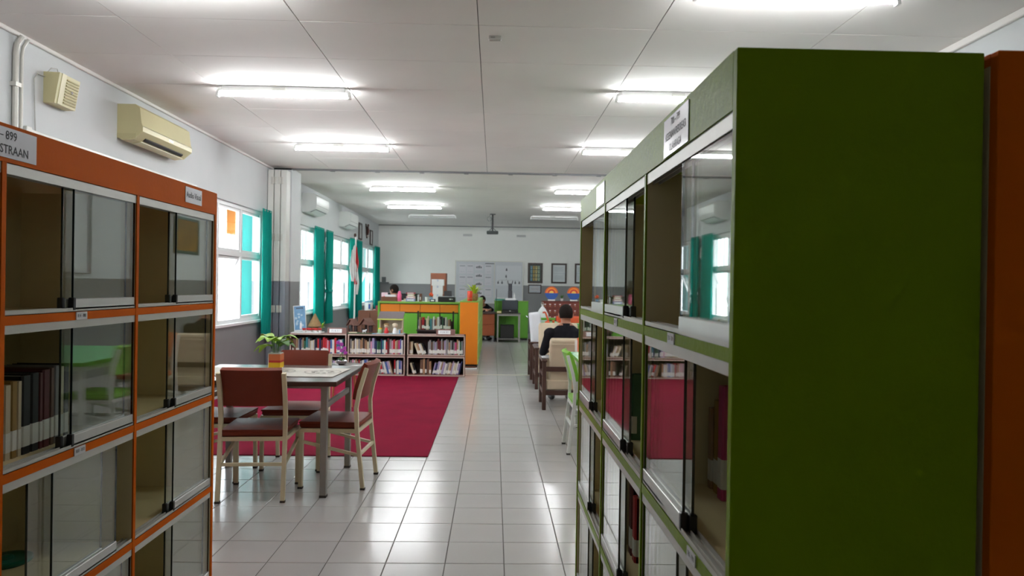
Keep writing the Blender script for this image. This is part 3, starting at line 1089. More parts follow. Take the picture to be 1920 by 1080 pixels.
def runner(u, v):
    x = -2.08 + 1.0 * u
    y = 4.86 + 0.48 * v
    z = 0.7735 + 0.0015 * math.sin(17 * u + 5 * v) * (v if v < 1 else 1)
    if v < 0.12:
        z += 0.014 * math.exp(-((u - 0.62) / 0.05) ** 2) * (1 - v / 0.12)
    return (x + 0.03 * (v - 0.5), y, max(z, 0.7722))


rn = thing('table_runner', 'pale printed runner lying along the dining table', 'runner')
MB().sheet(runner, 40, 8, 0.001).build('sheet', M_RUN, rn, smooth=60)
M_RING = mat('runner_print', (164, 160, 150), 0.7)
for k, (cx, cy) in enumerate(((-1.22, 5.11), (-1.55, 5.12))):
    mb = MB()
    n = 36
    vs, fs = [], []
    for r in (0.115, 0.105):
        for q in range(n):
            a = 2 * math.pi * q / n
            vs.append((cx + r * 1.15 * math.cos(a), cy + r * math.sin(a), 0.7764))
    for q in range(n):
        fs.append((q, (q + 1) % n, n + (q + 1) % n, n + q))
    mb.add(vs, fs)
    for q in range(10):
        a = 2 * math.pi * q / 10
        mb.box(cx + 0.07 * math.cos(a) - 0.012, cx + 0.07 * math.cos(a) + 0.012, cy + 0.06 * math.sin(a) - 0.008, cy + 0.06 * math.sin(a) + 0.008, 0.7755, 0.7764)
    mb.build('print_ring', M_RING, rn)


# potted plants
def leaf_mb(mb, base, tip, width, droop, m=0, fold=0.25):
    base, tip = Vector(base), Vector(tip)
    d = tip - base
    s = d.cross(Vector((0, 0, 1)))
    if s.length < 1e-4:
        s = Vector((1, 0, 0))
    s.normalize()

    def fn(u, v):
        p = base + d * v
        p.z += droop * (math.sin(math.pi * v * 0.9)) - droop * 0.6 * v * v
        wv = width * (math.sin(math.pi * (v * 0.9 + 0.07)) ** 0.75) * (1 - 0.35 * v)
        q = (u - 0.5) * 2
        p = p + s * (q * wv)
        p.z += abs(q) * wv * fold
        return p
    mb.sheet(fn, 4, 7, 0.0012, m)


pl = thing('potted_plant', 'pothos in a square orange, yellow and white pot on the dining table', 'plant', (-1.615, 5.30, 0.7765))
pot = MB().box(-0.045, 0.045, -0.045, 0.045, 0.0, 0.115, b=0.004).build('pot', M_WHITE, pl)
MB().box(-0.038, 0.0465, -0.0465, 0.0465, 0.005, 0.045).build('yellow_band', M_YELLOW, pot)
MB().box(-0.038, 0.0465, -0.0463, 0.0465, 0.045, 0.06).build('red_band', M_RED, pot)
MB().box(-0.038, 0.0465, -0.0465, 0.0465, 0.06, 0.107).build('orange_band', mat('pot_orange', (222, 122, 72), 0.5), pot)
MB().lathe([(0.042, 0.1), (0.048, 0.135), (0.046, 0.138), (0.036, 0.12)], n=20).build('glass_liner', glass_mat('clear_glass', (0.95, 0.97, 0.96)), pl, smooth=40)
rr = random.Random(3)
for k in range(15):
    a = k * 2.4 + 0.4
    rad = 0.06 + 0.06 * rr.random()
    z = 0.145 + 0.06 * rr.random() + (0.03 if rad < 0.08 else 0)
    b = (0.35 * rad * math.cos(a), 0.35 * rad * math.sin(a), z + 0.01)
    tp = ((rad + 0.05) * math.cos(a), (rad + 0.05) * math.sin(a), z - 0.035 + 0.07 * rr.random())
    mb = MB()
    leaf_mb(mb, b, tp, 0.046 + 0.014 * rr.random(), 0.024)
    lf = mb.build('leaf', M_LEAF if k % 5 else M_LEAFD, pl, smooth=60)
    MB().tube([(0.008 * math.cos(a), 0.008 * math.sin(a), 0.09), (b[0] * 0.6, b[1] * 0.6, z - 0.03), b], 0.0022, 5).build('stem', M_LEAFD, lf)

# low stand with an orchid on the carpet
lt = thing('low_table', 'low tan wooden stand on the carpet carrying the orchid', 'table', (-1.735, 8.2, 0.009))
MB().lathe([(0.235, 0.44), (0.24, 0.445), (0.24, 0.462), (0.235, 0.466)], n=28).build('top', M_TABLETOP, lt, smooth=40)
for k in range(4):
    a = math.pi / 4 + k * math.pi / 2
    MB().tube([(0.15 * math.cos(a), 0.15 * math.sin(a), 0.442), (0.2 * math.cos(a), 0.2 * math.sin(a), 0)], [0.017, 0.011], 8).build('leg', M_TAN, lt, smooth=40)
orc = thing('potted_orchid', 'purple orchid in a small silver bowl on the low stand', 'plant', (-1.745, 8.2, 0.475))
MB().lathe([(0.03, 0), (0.06, 0.018), (0.066, 0.045), (0.06, 0.048), (0.05, 0.03)], n=20).build('bowl', M_SILVER, orc, smooth=40)
st = MB().tube([(0, 0, 0.03), (0.012, 0, 0.11), (-0.012, 0, 0.19), (-0.03, 0, 0.26)], 0.0035, 6)
st.tube([(0, 0, 0.03), (-0.02, 0.01, 0.1), (0.012, 0.01, 0.17)], 0.0035, 6)
st.build('stem', M_LEAFD, orc)
for k, (x, z) in enumerate([(-0.04, 0.255), (0.0, 0.235), (0.035, 0.19), (-0.035, 0.19), (0.045, 0.14), (0.0, 0.165)]):
    mb = MB()
    for q in range(5):
        a = q * 2 * math.pi / 5 + k
        mb.ball((x + 0.014 * math.cos(a), -0.012, z + 0.014 * math.sin(a)), (0.011, 0.003, 0.011), 8, 6)
    mb.ball((x, -0.016, z), 0.005, 8, 6)
    mb.build('blossom', M_PURPLE, orc, smooth=60)
mb = MB()
for q in range(3):
    leaf_mb(mb, (0, 0, 0.04), (0.07 * math.cos(2.1 * q), 0.05 * math.sin(2.1 * q), 0.07), 0.016, 0.02)
mb.build('foliage', M_LEAFD, orc, smooth=60)


# ------------------------------------------------------------------ armchairs (origin between rear feet, facing +y)
def armchair(label, cloth, loc, rz, w=0.68, d=0.56, bh=0.82, arm=0.55, thick=0.085, recline=0.11):
    t = thing('armchair', label, 'armchair', loc, rz, 'wood framed armchairs')
    h = w / 2
    for s in (-1, 1):
        MB().box(s * h - 0.022, s * h + 0.022, -0.022, 0.03, 0, arm, b=0.004).build('leg', M_DARKWOOD, t)
        MB().box(s * h - 0.022, s * h + 0.022, d - 0.03, d + 0.022, 0, arm, b=0.004).build('leg', M_DARKWOOD, t)
        MB().box(s * h - 0.032, s * h + 0.032, -0.03, d + 0.03, arm, arm + 0.022, b=0.006).build('armrest', M_DARKWOOD, t)
        MB().box(s * h - 0.014, s * h + 0.014, 0.03, d - 0.03, 0.17, 0.225).box(s * h - 0.014, s * h + 0.014, 0.03, d - 0.03, 0.37, 0.41).build('side_rail', M_DARKWOOD, t)
    MB().box(-h, h, -0.012, 0.012, 0.17, 0.225).build('rear_rail', M_DARKWOOD, t)
    MB().box(-h, h, -0.018, 0.01, 0.44, 0.495).build('back_rail', M_DARKWOOD, t)
    MB().box(-h, h, d - 0.012, d + 0.012, 0.17, 0.225).build('front_rail', M_DARKWOOD, t)
    MB().box(-h + 0.024, h - 0.024, 0.014, d + 0.03, 0.225, 0.34, b=0.012).build('seat_base', cloth, t)
    MB().box(-h + 0.077, h - 0.077, 0.1, d + 0.05, 0.335, 0.46, b=0.035).build('seat_cushion', cloth, t, smooth=40)

    def back(u, v):
        x = (u - 0.5) * 2
        z = 0.23 + (bh - 0.23) * v
        y = 0.032 + thick / 2 - recline * v * v - 0.008 * math.sin(math.pi * v)
        return (x * (h - 0.055 - 0.01 * (v > 0.97)), y, z)
    bm = MB().sheet(back, 8, 12, thick)
    bk = bm.build('backrest', cloth, t, smooth=50)
    bv = bk.modifiers.new('soft', 'BEVEL')
    bv.width = 0.022
    bv.segments = 2
    bv.limit_method = 'ANGLE'
    bv.angle_limit = math.radians(50)
    MB().tube([(-h + 0.07, -0.012 - recline * 0.84, bh - 0.06), (h - 0.07, -0.012 - recline * 0.84, bh - 0.06)], 0.006, 6).build('piping', cloth, bk)
    for s in (-1, 1):
        MB().box(min(s * (h - 0.022), s * (h - 0.075)), max(s * (h - 0.022), s * (h - 0.075)), 0.1, d - 0.032, 0.24, arm - 0.002, b=0.012).build('arm_pad', cloth, t)
    return t


armchair('cream armchair with dark wooden arms in which the man sits', M_FABRIC, (0.93, 8.08, 0), 0.0)
armchair('empty cream armchair facing the seated man', M_FABRIC, (0.94, 10.24, 0), math.pi, bh=0.88)
armchair('white covered armchair turned sideways behind the cream ones', M_FABRICW, (0.58, 10.98, 0), -math.pi / 2, w=0.62, bh=1.0, thick=0.16, recline=0.06)
hk = thing('cushion', 'small white cushion on the arm of the seated man\'s armchair', 'cushion', (0.605, 8.30, 0.573))
MB().box(-0.035, 0.06, -0.13, 0.09, 0, 0.03, b=0.012).build('pad', M_FABRICW, hk, smooth=50)


# ------------------------------------------------------------------ people
def person(label, loc, rz, pose, hair_len=0.0, shirt=M_SHIRT, trouser=M_TROUSER, skin=M_SKIN, voxel=0.011, scarf=False):
    """A seated figure: one continuous body mesh, hair, collar and shoes as its children. Faces +y locally."""
    P = pose
    mb = MB()

    def limb(pts, rs, n=12):
        out, rr_ = [], []
        for i in range(len(pts) - 1):
            a, b = Vector(pts[i]), Vector(pts[i + 1])
            for k in range(4):
                out.append(a.lerp(b, k / 4))
                rr_.append(rs[i] + (rs[i + 1] - rs[i]) * k / 4)
        out.append(Vector(pts[-1]))
        rr_.append(rs[-1])
        mb.tube(out, rr_, n)
        for p, r_ in zip(pts, rs):
            mb.ball(p, r_, 12, 8)
    hip, chest, neck, head = (Vector(P[k]) for k in ('hip', 'chest', 'neck', 'head'))
    # torso as stacked ellipses
    prof = [(0.0, 0.165, 0.12), (0.2, 0.155, 0.115), (0.45, 0.165, 0.12), (0.72, 0.185, 0.125), (0.88, 0.175, 0.105), (1.0, 0.08, 0.07)]
    for k in range(len(prof) - 1):
        for q in range(4):
            f = q / 4
            t_ = prof[k][0] + (prof[k + 1][0] - prof[k][0]) * f
            rx = prof[k][1] + (prof[k + 1][1] - prof[k][1]) * f
            ry = prof[k][2] + (prof[k + 1][2] - prof[k][2]) * f
            c = hip.lerp(chest, min(1, t_ / 0.75)) if t_ < 0.75 else chest.lerp(neck, (t_ - 0.75) / 0.25)
            mb.ball(c, (rx, ry, 0.07), 16, 8)
    limb([neck - Vector((0, 0, 0.06)), neck + (head - neck) * 0.55], [0.062, 0.056])
    for s, side in ((-1, 'l'), (1, 'r')):
        sh, el, wr = (Vector(P[side + k]) for k in ('sh', 'el', 'wr'))
        limb([sh, el, wr], [0.064, 0.046, 0.03])
        mb.ball(sh, (0.075, 0.07, 0.07), 14, 8)
        hd = (wr - el).normalized()
        sd = hd.cross(Vector((0, 0, 1)))
        if sd.length < 0.1:
            sd = Vector((1, 0, 0))
        sd.normalize()
        dn = sd.cross(hd).normalized()
        if dn.z > 0:
            dn = -dn
        palm = wr + hd * 0.05
        st_ = len(mb.v)
        mb.ball((0, 0, 0), (0.042, 0.05, 0.018), 12, 8)
        mb.xf(Matrix.Translation(palm) @ Matrix((sd, hd, dn)).transposed().to_4x4(), st_)
        for f in range(4):
            off = (f - 1.5) * 0.021
            ln = (0.062, 0.072, 0.068, 0.052)[f]
            b0 = palm + hd * 0.04 + sd * off
            mb.tube([b0 - hd * 0.02, b0 + hd * ln * 0.5 + dn * 0.006, b0 + hd * ln * 0.85 + dn * 0.022, b0 + hd * ln + dn * 0.036], [0.0098, 0.0094, 0.0088, 0.0075], 8)
        ts = -s
        tb = palm + sd * (ts * 0.036) - hd * 0.012
        mb.tube([tb - sd * ts * 0.015, tb + sd * ts * 0.014 + hd * 0.018 + dn * 0.008, tb + sd * ts * 0.018 + hd * 0.045 + dn * 0.018], [0.012, 0.0105, 0.0085], 8)
        hp, kn, an = (Vector(P[side + k]) for k in ('hip', 'kn', 'an'))
        limb([hp, kn, an], [0.09, 0.062, 0.042], 14)
    # head: skull, jaw, nose, ears
    hrot = Matrix.Rotation(P.get('turn', 0), 4, 'Z') @ Matrix.Rotation(P.get('nod', 0), 4, 'X')
    s0 = len(mb.v)
    mb.ball((0, -0.005, 0.025), (0.076, 0.096, 0.098), 18, 12)
    mb.ball((0, 0.022, -0.045), (0.058, 0.07, 0.07), 14, 10)
    mb.ball((0, 0.098, -0.012), (0.013, 0.016, 0.022), 8, 6)
    mb.ball((0, 0.088, -0.058), (0.024, 0.012, 0.009), 8, 6)
    mb.ball((0, 0.085, 0.022), (0.05, 0.014, 0.01), 8, 6)
    for s in (-1, 1):
        mb.ball((s * 0.08, -0.008, 0.0), (0.012, 0.022, 0.033), 10, 8)
    mb.xf(Matrix.Translation(head) @ hrot, s0)
    tmp = bpy.data.objects.new('tmp', mb.mesh('tmp', M_SKIN))
    COL.objects.link(tmp)
    rm = tmp.modifiers.new('r', 'REMESH')
    rm.mode = 'VOXEL'
    rm.voxel_size = voxel
    sm = tmp.modifiers.new('s', 'SMOOTH')
    sm.iterations = 2
    sm.factor = 0.5
    dg = bpy.context.evaluated_depsgraph_get()
    me = bpy.data.meshes.new_from_object(tmp.evaluated_get(dg))
    bpy.data.objects.remove(tmp)
    me.materials.clear()
    for m_ in (skin, shirt, trouser):
        me.materials.append(m_)
    wl, wr_ = Vector(P['lwr']), Vector(P['rwr'])
    el, er = Vector(P['lel']), Vector(P['rel'])
    cut = P.get('sleeve', 0.95)
    mi = []
    for p in me.polygons:
        c = p.center
        i = 1
        if (c - neck).dot((head - neck).normalized()) > 0.0 and (c - head).length < 0.26 and abs(c.x - neck.x) < 0.13:
            i = 0
        else:
            for e, w_ in ((el, wl), (er, wr_)):
                a = (w_ - e)
                tt = (c - e).dot(a) / a.length_squared
                dist = (c - (e + a * tt)).length
                if tt > cut and dist < (0.13 if tt > 1 else 0.07) and tt < 2.2:
                    i = 0
            if i and (c.z < hip.z + 0.06 and (c.y > hip.y + 0.05 or c.z < hip.z + 0.02)):
                near_arm = min((c - el.lerp(wl, q)).length for q in (0, 0.5, 1)), min((c - er.lerp(wr_, q)).length for q in (0, 0.5, 1))
                if min(near_arm) > 0.07:
                    i = 2
        mi.append(i)
    me.polygons.foreach_set('material_index', mi)
    me.shade_smooth()
    body = bpy.data.objects.new('person', me)
    COL.objects.link(body)
    put(body, loc, rz)
    tag(body, label, 'person')
    # hair cap
    hm = MB()

    def cap(u, v):
        th = 2 * math.pi * u
        front = max(0.0, math.sin(th))
        low = (-0.62 - hair_len) * (1 - front) + 0.62 * front
        ph = math.pi / 2 - v * (math.pi / 2 - low)
        r_ = Vector((0.081 * math.cos(ph) * math.cos(th), 0.102 * math.cos(ph) * math.sin(th) - 0.006, 0.026 + 0.104 * math.sin(ph)))
        return r_
    hm.sheet(cap, 32, 12, 0.005)
    hm.xf(Matrix.Translation(head) @ hrot)
    hm.build('hair', M_HAIR, body, smooth=70)
    em = MB()
    for s in (-1, 1):
        em.ball((s * 0.031, 0.083, 0.004), (0.014, 0.008, 0.007), 8, 6)
    em.xf(Matrix.Translation(head) @ hrot)
    em.build('eyes', mat('eye_dark', (30, 24, 22), 0.2), body, smooth=60)
    col = MB()
    nd = (head - neck).normalized()
    col.tube([neck - nd * 0.03, neck + nd * 0.022], [0.082, 0.068], 18)
    col.build('collar', shirt, body, smooth=50)
    for side in 'lr':
        an = Vector(P[side + 'an'])
        f = MB()
        f.ball((an.x, an.y + 0.06, an.z - 0.035), (0.046, 0.13, 0.042), 14, 8)
        f.v = [(x, yy, max(z, -loc[2] + 0.001)) for x, yy, z in f.v]
        f.build('shoe', M_SHOE, body, smooth=50)
    return body


SIT = dict(hip=(0, 0.12, 0.53), chest=(0, 0.07, 0.80), neck=(0, 0.075, 0.955), head=(0, 0.10, 1.078),
           lsh=(-0.185, 0.07, 0.865), lel=(-0.262, 0.12, 0.64), lwr=(-0.2, 0.35, 0.635),
           rsh=(0.185, 0.07, 0.865), rel=(0.255, 0.12, 0.63), rwr=(0.16, 0.36, 0.58),
           lhip=(-0.09, 0.14, 0.535), lkn=(-0.12, 0.62, 0.52), lan=(-0.11, 0.60, 0.08),
           rhip=(0.09, 0.14, 0.535), rkn=(0.12, 0.62, 0.52), ran=(0.11, 0.60, 0.08), nod=-0.08, sleeve=0.9)
person('person in a black shirt with short dark hair seated in an armchair', (0.845, 8.16, 0), 0.0, SIT)
LEAN = dict(SIT)
LEAN.update(hip=(0, 0.0, 0.545), chest=(0, 0.1, 0.82), neck=(0, 0.15, 0.97), head=(0, 0.21, 1.08), nod=-0.35,
            lsh=(-0.18, 0.12, 0.87), lel=(-0.24, 0.36, 0.78), lwr=(-0.1, 0.55, 0.80),
            rsh=(0.18, 0.12, 0.87), rel=(0.24, 0.36, 0.78), rwr=(0.1, 0.55, 0.80), lhip=(-0.09, 0.05, 0.545), rhip=(0.09, 0.05, 0.545),
            lkn=(-0.12, 0.42, 0.52), rkn=(0.12, 0.42, 0.52), lan=(-0.11, 0.40, 0.08), ran=(0.11, 0.40, 0.08), sleeve=0.5)

# ------------------------------------------------------------------ low bookcases
BC_H, BC_D, BC_Y = 0.64, 0.27, 10.88


def bookcase(x0, x1, label):
    w = x1 - x0
    t = thing('low_bookcase', label, 'bookcase', ((x0 + x1) / 2, BC_Y, 0), 0, 'low bookcases in a row')
    h, e = w / 2, 0.02
    for s in (-1, 1):
        MB().box(min(s * h, s * (h - e)), max(s * h, s * (h - e)), 0.006, BC_D, 0, BC_H, b=0.001).build('side_panel', M_CASEWOOD, t)
    MB().box(-h, h, 0.004, BC_D, BC_H - 0.022, BC_H, b=0.001).build('top_panel', M_CASEWOOD, t)
    MB().box(-h + e, h - e, 0.006, BC_D, 0.292, 0.332).build('middle_shelf', M_CASEWOOD, t)
    MB().box(-h + e, h - e, 0.006, BC_D, 0.0, 0.03).build('bottom_shelf', M_CASEWOOD, t)
    MB().box(-h + e, h - e, BC_D - 0.008, BC_D, 0.03, BC_H - 0.022).build('back_panel', M_CASEIN, t)
    for z0, z1 in ((0.0, 0.31), (0.315, BC_H)):
        eb = MB()
        eb.box(-h + 0.004, h - 0.004, 0, 0.006, z1 - 0.022, z1 - 0.006).box(-h + 0.004, h - 0.004, 0, 0.006, z0 + 0.008, z0 + 0.022)
        eb.box(-h + 0.004, -h + 0.018, 0.0002, 0.006, z0 + 0.008, z1 - 0.006).box(h - 0.018, h - 0.004, 0.0002, 0.006, z0 + 0.008, z1 - 0.006)
        eb.build('edge_band', M_EDGE, t)
    return t


U = [(-3.11, -2.245), (-2.228, -1.35), (-1.318, -0.434)]
bookcase(*U[0], 'low red-brown bookcase carrying the blue board and straw hut model')
bookcase(*U[1], 'low red-brown bookcase carrying the wooden huts and the toy house')
bookcase(*U[2], 'low red-brown bookcase at the aisle end beside the orange cabinet end')
BY = BC_Y + 0.025 + 0.08
zu, zl = 0.332, 0.03
C1 = ['brown', 'brown', 'tan', 'grey', 'navy', 'grey', 'tan', 'green', 'teal', 'grey', 'cream', 'white', 'cream', 'navy', 'black', 'red', 'navy', 'maroon', 'red', 'red', 'pink', 'red', 'blue', 'white', 'red', 'teal', 'blue', 'white', 'teal']
C2 = ['grey', 'cream', 'brown', 'white', 'cream', 'grey', 'tan', 'tan', 'black', 'brown', 'tan', 'cream', 'grey', 'pink', 'lilac', 'navy', 'navy', 'green', 'green', 'navy', 'teal', 'white', 'red', 'maroon', 'grey', 'pink', 'red', 'cream', 'tan', 'magenta', 'blue', 'white']
C3 = ['tan', 'cream', 'tan', 'white', 'cream', 'tan', 'black', 'grey', 'grey', 'brown', 'grey', 'lilac', 'grey', 'maroon', 'maroon', 'grey', 'brown', 'lilac', 'grey', 'grey', 'tan', 'grey', 'black', 'grey', 'magenta']
C4 = ['black', 'navy', 'brown', 'grey', 'red', 'white', 'grey', 'blue', 'pink', 'white', 'grey', 'cream', 'lilac', 'tan', 'red', 'navy', 'grey', 'brown', 'teal', 'white', 'maroon', 'grey', 'lilac', 'cream', 'black', 'blue', 'tan', 'white', 'green', 'pink', 'navy', 'cream', 'red', 'tan', 'grey', 'teal', 'brown', 'white']
C5 = ['grey', 'pink', 'white', 'tan', 'grey', 'red', 'grey', 'white', 'blue', 'lilac', 'cream', 'white', 'tan', 'grey', 'pink', 'white', 'lilac', 'navy', 'white']
C6 = ['brown', 'tan', 'black', 'brown', 'tan', 'brown', 'tan', 'lilac', 'navy', 'lilac', 'white', 'tan', 'lilac', 'white', 'grey', 'cream', 'tan', 'lilac', 'white', 'cream', 'white']
W1, W2, W3 = 'under the blue board', 'under the toy house', 'beside the orange end'
book_row(U[0][0] + 0.03, U[0][1] - 0.03, BY, zu, C1, 'upper bay ' + W1, 'books in the low bookcases', rnd=random.Random(11))
book_row(U[1][0] + 0.03, U[1][1] - 0.03, BY, zu, C2, 'upper bay ' + W2, 'books in the low bookcases', rnd=random.Random(12))
book_row(U[2][0] + 0.03, U[2][0] + 0.10, BY, zu, C3, 'upper bay ' + W3, 'books in the low bookcases', rnd=random.Random(13), hmax=0.2)
book_row(U[2][0] + 0.162, U[2][0] + 0.30, BY, zu, ['cream', 'tan', 'white', 'cream', 'black'], 'leaning in upper bay ' + W3, 'books in the low bookcases', count=5, rnd=random.Random(23), lean_from=(0, 99, -0.36), hmin=0.17, hmax=0.19)
book_row(U[2][0] + 0.315, U[2][1] - 0.03, BY, zu, C3[7:] + ['tan', 'white', 'green', 'grey'], 'upper bay ' + W3, 'books in the low bookcases', count=22, rnd=random.Random(14))
book_row(U[0][0] + 0.03, U[0][1] - 0.03, BY, zl, C4, 'lower bay ' + W1, 'books in the low bookcases', rnd=random.Random(15), hmax=0.23)
book_row(U[1][0] + 0.03, U[1][0] + 0.40, BY, zl, C5, 'lower bay ' + W2, 'books in the low bookcases', rnd=random.Random(46), hmax=0.22)
book_row(U[1][0] + 0.46, U[1][0] + 0.69, BY, zl, C5[3:], 'leaning in lower bay ' + W2, 'books in the low bookcases', count=8, rnd=random.Random(17), lean_from=(0, 99, -0.26), hmin=0.18, hmax=0.2)
book_row(U[1][0] + 0.71, U[1][1] - 0.03, BY, zl, C5[5:], 'lower bay ' + W2, 'books in the low bookcases', rnd=random.Random(18), hmax=0.23)
book_row(U[2][0] + 0.09, U[2][0] + 0.16, BY, zl, ['cream', 'black', 'tan'], 'leaning in lower bay ' + W3, 'books in the low bookcases', rnd=random.Random(19), lean_from=(0, 9, -0.3), hmin=0.16, hmax=0.18)
book_row(U[2][0] + 0.20, U[2][0] + 0.38, BY, zl, C6, 'lower bay ' + W3, 'books in the low bookcases', rnd=random.Random(20), thmax=0.04)
book_row(U[2][0] + 0.385, U[2][1] - 0.075, BY, zl, C6[7:], 'tilted in lower bay ' + W3, 'books in the low bookcases', count=16, rnd=random.Random(21), lean_from=(0, 99, 0.22), hmin=0.17, hmax=0.205)

# on top of the bookcases
TZ = BC_H
bp = thing('picture_board', 'blue illustrated board with white frame propped on the low bookcase', 'picture board', (-3.0, 11.075, TZ + 0.0195))
bp.rotation_euler = (math.radians(-6), math.radians(-5), 0.0)
MB().box(-0.095, 0.095, -0.01, 0.01, 0, 0.40, b=0.003).build('board', M_WHITE, bp)
MB().box(-0.082, 0.088, -0.0125, -0.009, 0.02, 0.39).build('picture', mat('blue_print', (104, 152, 190), 0.4, noise=0.25, nscale=14), bp)
ttl = MB()
for k in range(5):
    ttl.box(-0.045 + k * 0.022, -0.03 + k * 0.022, -0.0135, -0.012, 0.345, 0.368)
ttl.build('title_print', M_INK, bp)
fig = MB()
for k in range(9):
    a = RND.uniform(-0.06, 0.06)
    b = RND.uniform(0.06, 0.3)
    fig.ball((a, -0.0125, b), (RND.uniform(0.01, 0.025), 0.001, RND.uniform(0.01, 0.03)), 8, 6)
fig.build('figure_print', mat('pale_blue_print', (170, 196, 210), 0.4), bp)
tray = thing('display_tray', 'white flat board under the straw hut model', 'tray', (-2.86, 11.0, TZ))
MB().box(-0.24, 0.215, -0.1, 0.15, 0, 0.012, b=0.002).build('board', M_WHITE, tray)
hut = thing('straw_hut_model', 'little straw roofed hut model on the white board', 'model', (-2.78, 11.08, TZ + 0.012))
MB().lathe([(0.06, 0), (0.06, 0.11)], n=14).build('wall', M_STRAW, hut, smooth=30)
MB().lathe([(0.112, 0.085), (0.105, 0.1), (0.066, 0.17), (0.035, 0.23), (0.012, 0.275), (0.004, 0.285)], n=18).build('roof', M_STRAW, hut, smooth=30)
mb = MB()
for k in range(9):
    a = k * 0.7
    leaf_mb(mb, (0.10, 0.04, 0.05), (0.1 + 0.06 * math.cos(a), 0.04 + 0.04 * math.sin(a), 0.12 + 0.05 * math.sin(2 * a)), 0.016, 0.02)
mb.build('bush', M_LEAF, hut, smooth=60)
wf = thing('paddle_marker', 'white paddle shaped marker standing in front of the blue board', 'marker', (-2.965, 10.955, TZ + 0.012))
MB().tube([(0, 0, 0), (0.004, 0, 0.06)], 0.003, 6).build('stick', M_WHITE, wf)
MB().box(-0.014, 0.018, -0.002, 0.002, 0.05, 0.14, b=0.0015).build('paddle', M_WHITE, wf)
for k, x in enumerate(-2.905 + 0.046 * q for q in range(6)):
    fr_ = thing('flower_ornament', (('red and white flower ornament nearest the white paddle', 'red and white flower ornament second from the white paddle', 'red and white flower ornament third from the white paddle', 'red and white flower ornament third from the sign block', 'red and white flower ornament second from the sign block', 'red and white flower ornament nearest the sign block')[k]), 'ornament', (x, 10.925 + 0.046 * (k % 2), TZ + 0.012), group='red flower ornaments by the straw hut')
    MB().lathe([(0.02, 0), (0.026, 0.012), (0.024, 0.03)], n=10).build('pot', M_WHITE, fr_)
    bm = MB()
    for q in range(6):
        a = q * 1.05
        bm.ball((0.016 * math.cos(a), 0.016 * math.sin(a), 0.045 + 0.008 * (q % 2)), 0.014, 8, 6)
    bm.build('blossom', M_RED, fr_, smooth=60)


def sign(label, x, y):
    t = thing('shelf_sign', label, 'sign', (x, y, TZ))
    MB().prism([(-0.03, 0), (0.03, 0), (0.012, 0.088), (-0.012, 0.088)], 'x', -0.145, 0.145).build('stand', M_CASEWOOD, t)
    pl_ = MB().box(-0.115, 0.075, -0.002, 0.0, -0.03, 0.03).build('plate', M_WHITE, t)
    pl_.location = (0, -0.0235, 0.042)
    pl_.rotation_euler = (math.radians(-11.5), 0, 0)
    lettering('F I K S I', 0.04, mat('sign_blue', (70, 76, 120), 0.6), pl_, (-0.02, -0.0028, 0.0), 0.95)
    return t


sign('brown sign block with white plate between the hut models', -2.40, 10.935)
sign('brown sign block with white plate on the aisle end bookcase', -0.735, 10.935)


def toy_house(label, x, y, w, h, roof_m, wall_m):
    t = thing('wooden_hut_model', label, 'model', (x, y, TZ + 0.014), -0.5)
    a = w / 2
    MB().box(-a * 0.95, a * 0.95, -a * 0.8, a * 0.8, 0, 0.012).build('base', wall_m, t)
    for sx in (-1, 1):
        for sy in (-1, 1):
            MB().box(sx * a * 0.7 - 0.008, sx * a * 0.7 + 0.008, sy * a * 0.6 - 0.008, sy * a * 0.6 + 0.008, 0.012, h * 0.55).build('post', wall_m, t)
    MB().box(-a * 0.7, a * 0.7, a * 0.3, a * 0.6, 0.012, h * 0.55).box(-a * 0.7, -a * 0.2, -a * 0.6, -a * 0.5, 0.012, h * 0.3).build('wall', M_CASEIN, t)
    for s in (-1, 1):
        rf = MB()
        n = 5
        for k in range(n):
            f0, f1 = k / n, (k + 1.15) / n
            rf.bar((s * a * f0, 0, h * (1 - 0.5 * f0)), (s * a * f1, 0, h * (1 - 0.5 * f1) + 0.004), a * 1.9, 0.008)
        rf.build('roof_slope', roof_m, t)
    MB().prism([(-a * 0.7, h * 0.55), (a * 0.7, h * 0.55), (0, h * 0.93)], 'y', -a * 0.62, -a * 0.55).build('gable', wall_m, t)
    return t


M_HUT = mat('hut_brown', (112, 76, 64), 0.7, noise=0.15, nscale=40)
grn = thing('display_mat', 'green display mat under the two wooden huts', 'mat', (-2.07, 11.01, TZ))
MB().box(-0.18, 0.2, -0.1, 0.12, 0, 0.014, b=0.003).build('mat', mat('moss_mat', (78, 98, 70), 0.9, noise=0.2, nscale=40), grn)
toy_house('small wooden hut model with a steep shingle roof, the smaller one', -2.185, 11.045, 0.15, 0.21, M_HUT, M_HUT)
toy_house('larger wooden hut model with a shingle roof beside the toy house', -1.965, 11.05, 0.19, 0.225, M_HUT, M_HUT)
an = thing('animal_figurine', 'tiny pale animal figurine in front of the larger wooden hut', 'figurine', (-1.99, 10.945, TZ + 0.014))
am = MB().ball((0, 0, 0.03), (0.03, 0.014, 0.016), 10, 6).ball((0.03, 0, 0.045), (0.012, 0.01, 0.011), 8, 6)
for a in (-0.018, 0.018):
    for b in (-0.007, 0.007):
        am.tube([(a, b, 0), (a, b, 0.025)], 0.004, 6)
am.build('body', M_FABRICW, an, smooth=60)
tb_ = thing('sand_tray', 'low cream sand tray beside the smaller wooden hut', 'tray', (-2.16, 10.935, TZ + 0.014))
MB().box(-0.06, 0.06, -0.02, 0.02, 0, 0.012, b=0.003).build('tray', M_FABRIC, tb_)
pb = thing('pamphlet', 'light blue pamphlet lying between mat and toy house', 'pamphlet', (-1.835, 10.96, TZ))
MB().box(-0.032, 0.032, -0.05, 0.05, 0, 0.006).build('cover', M_LBLUE, pb)
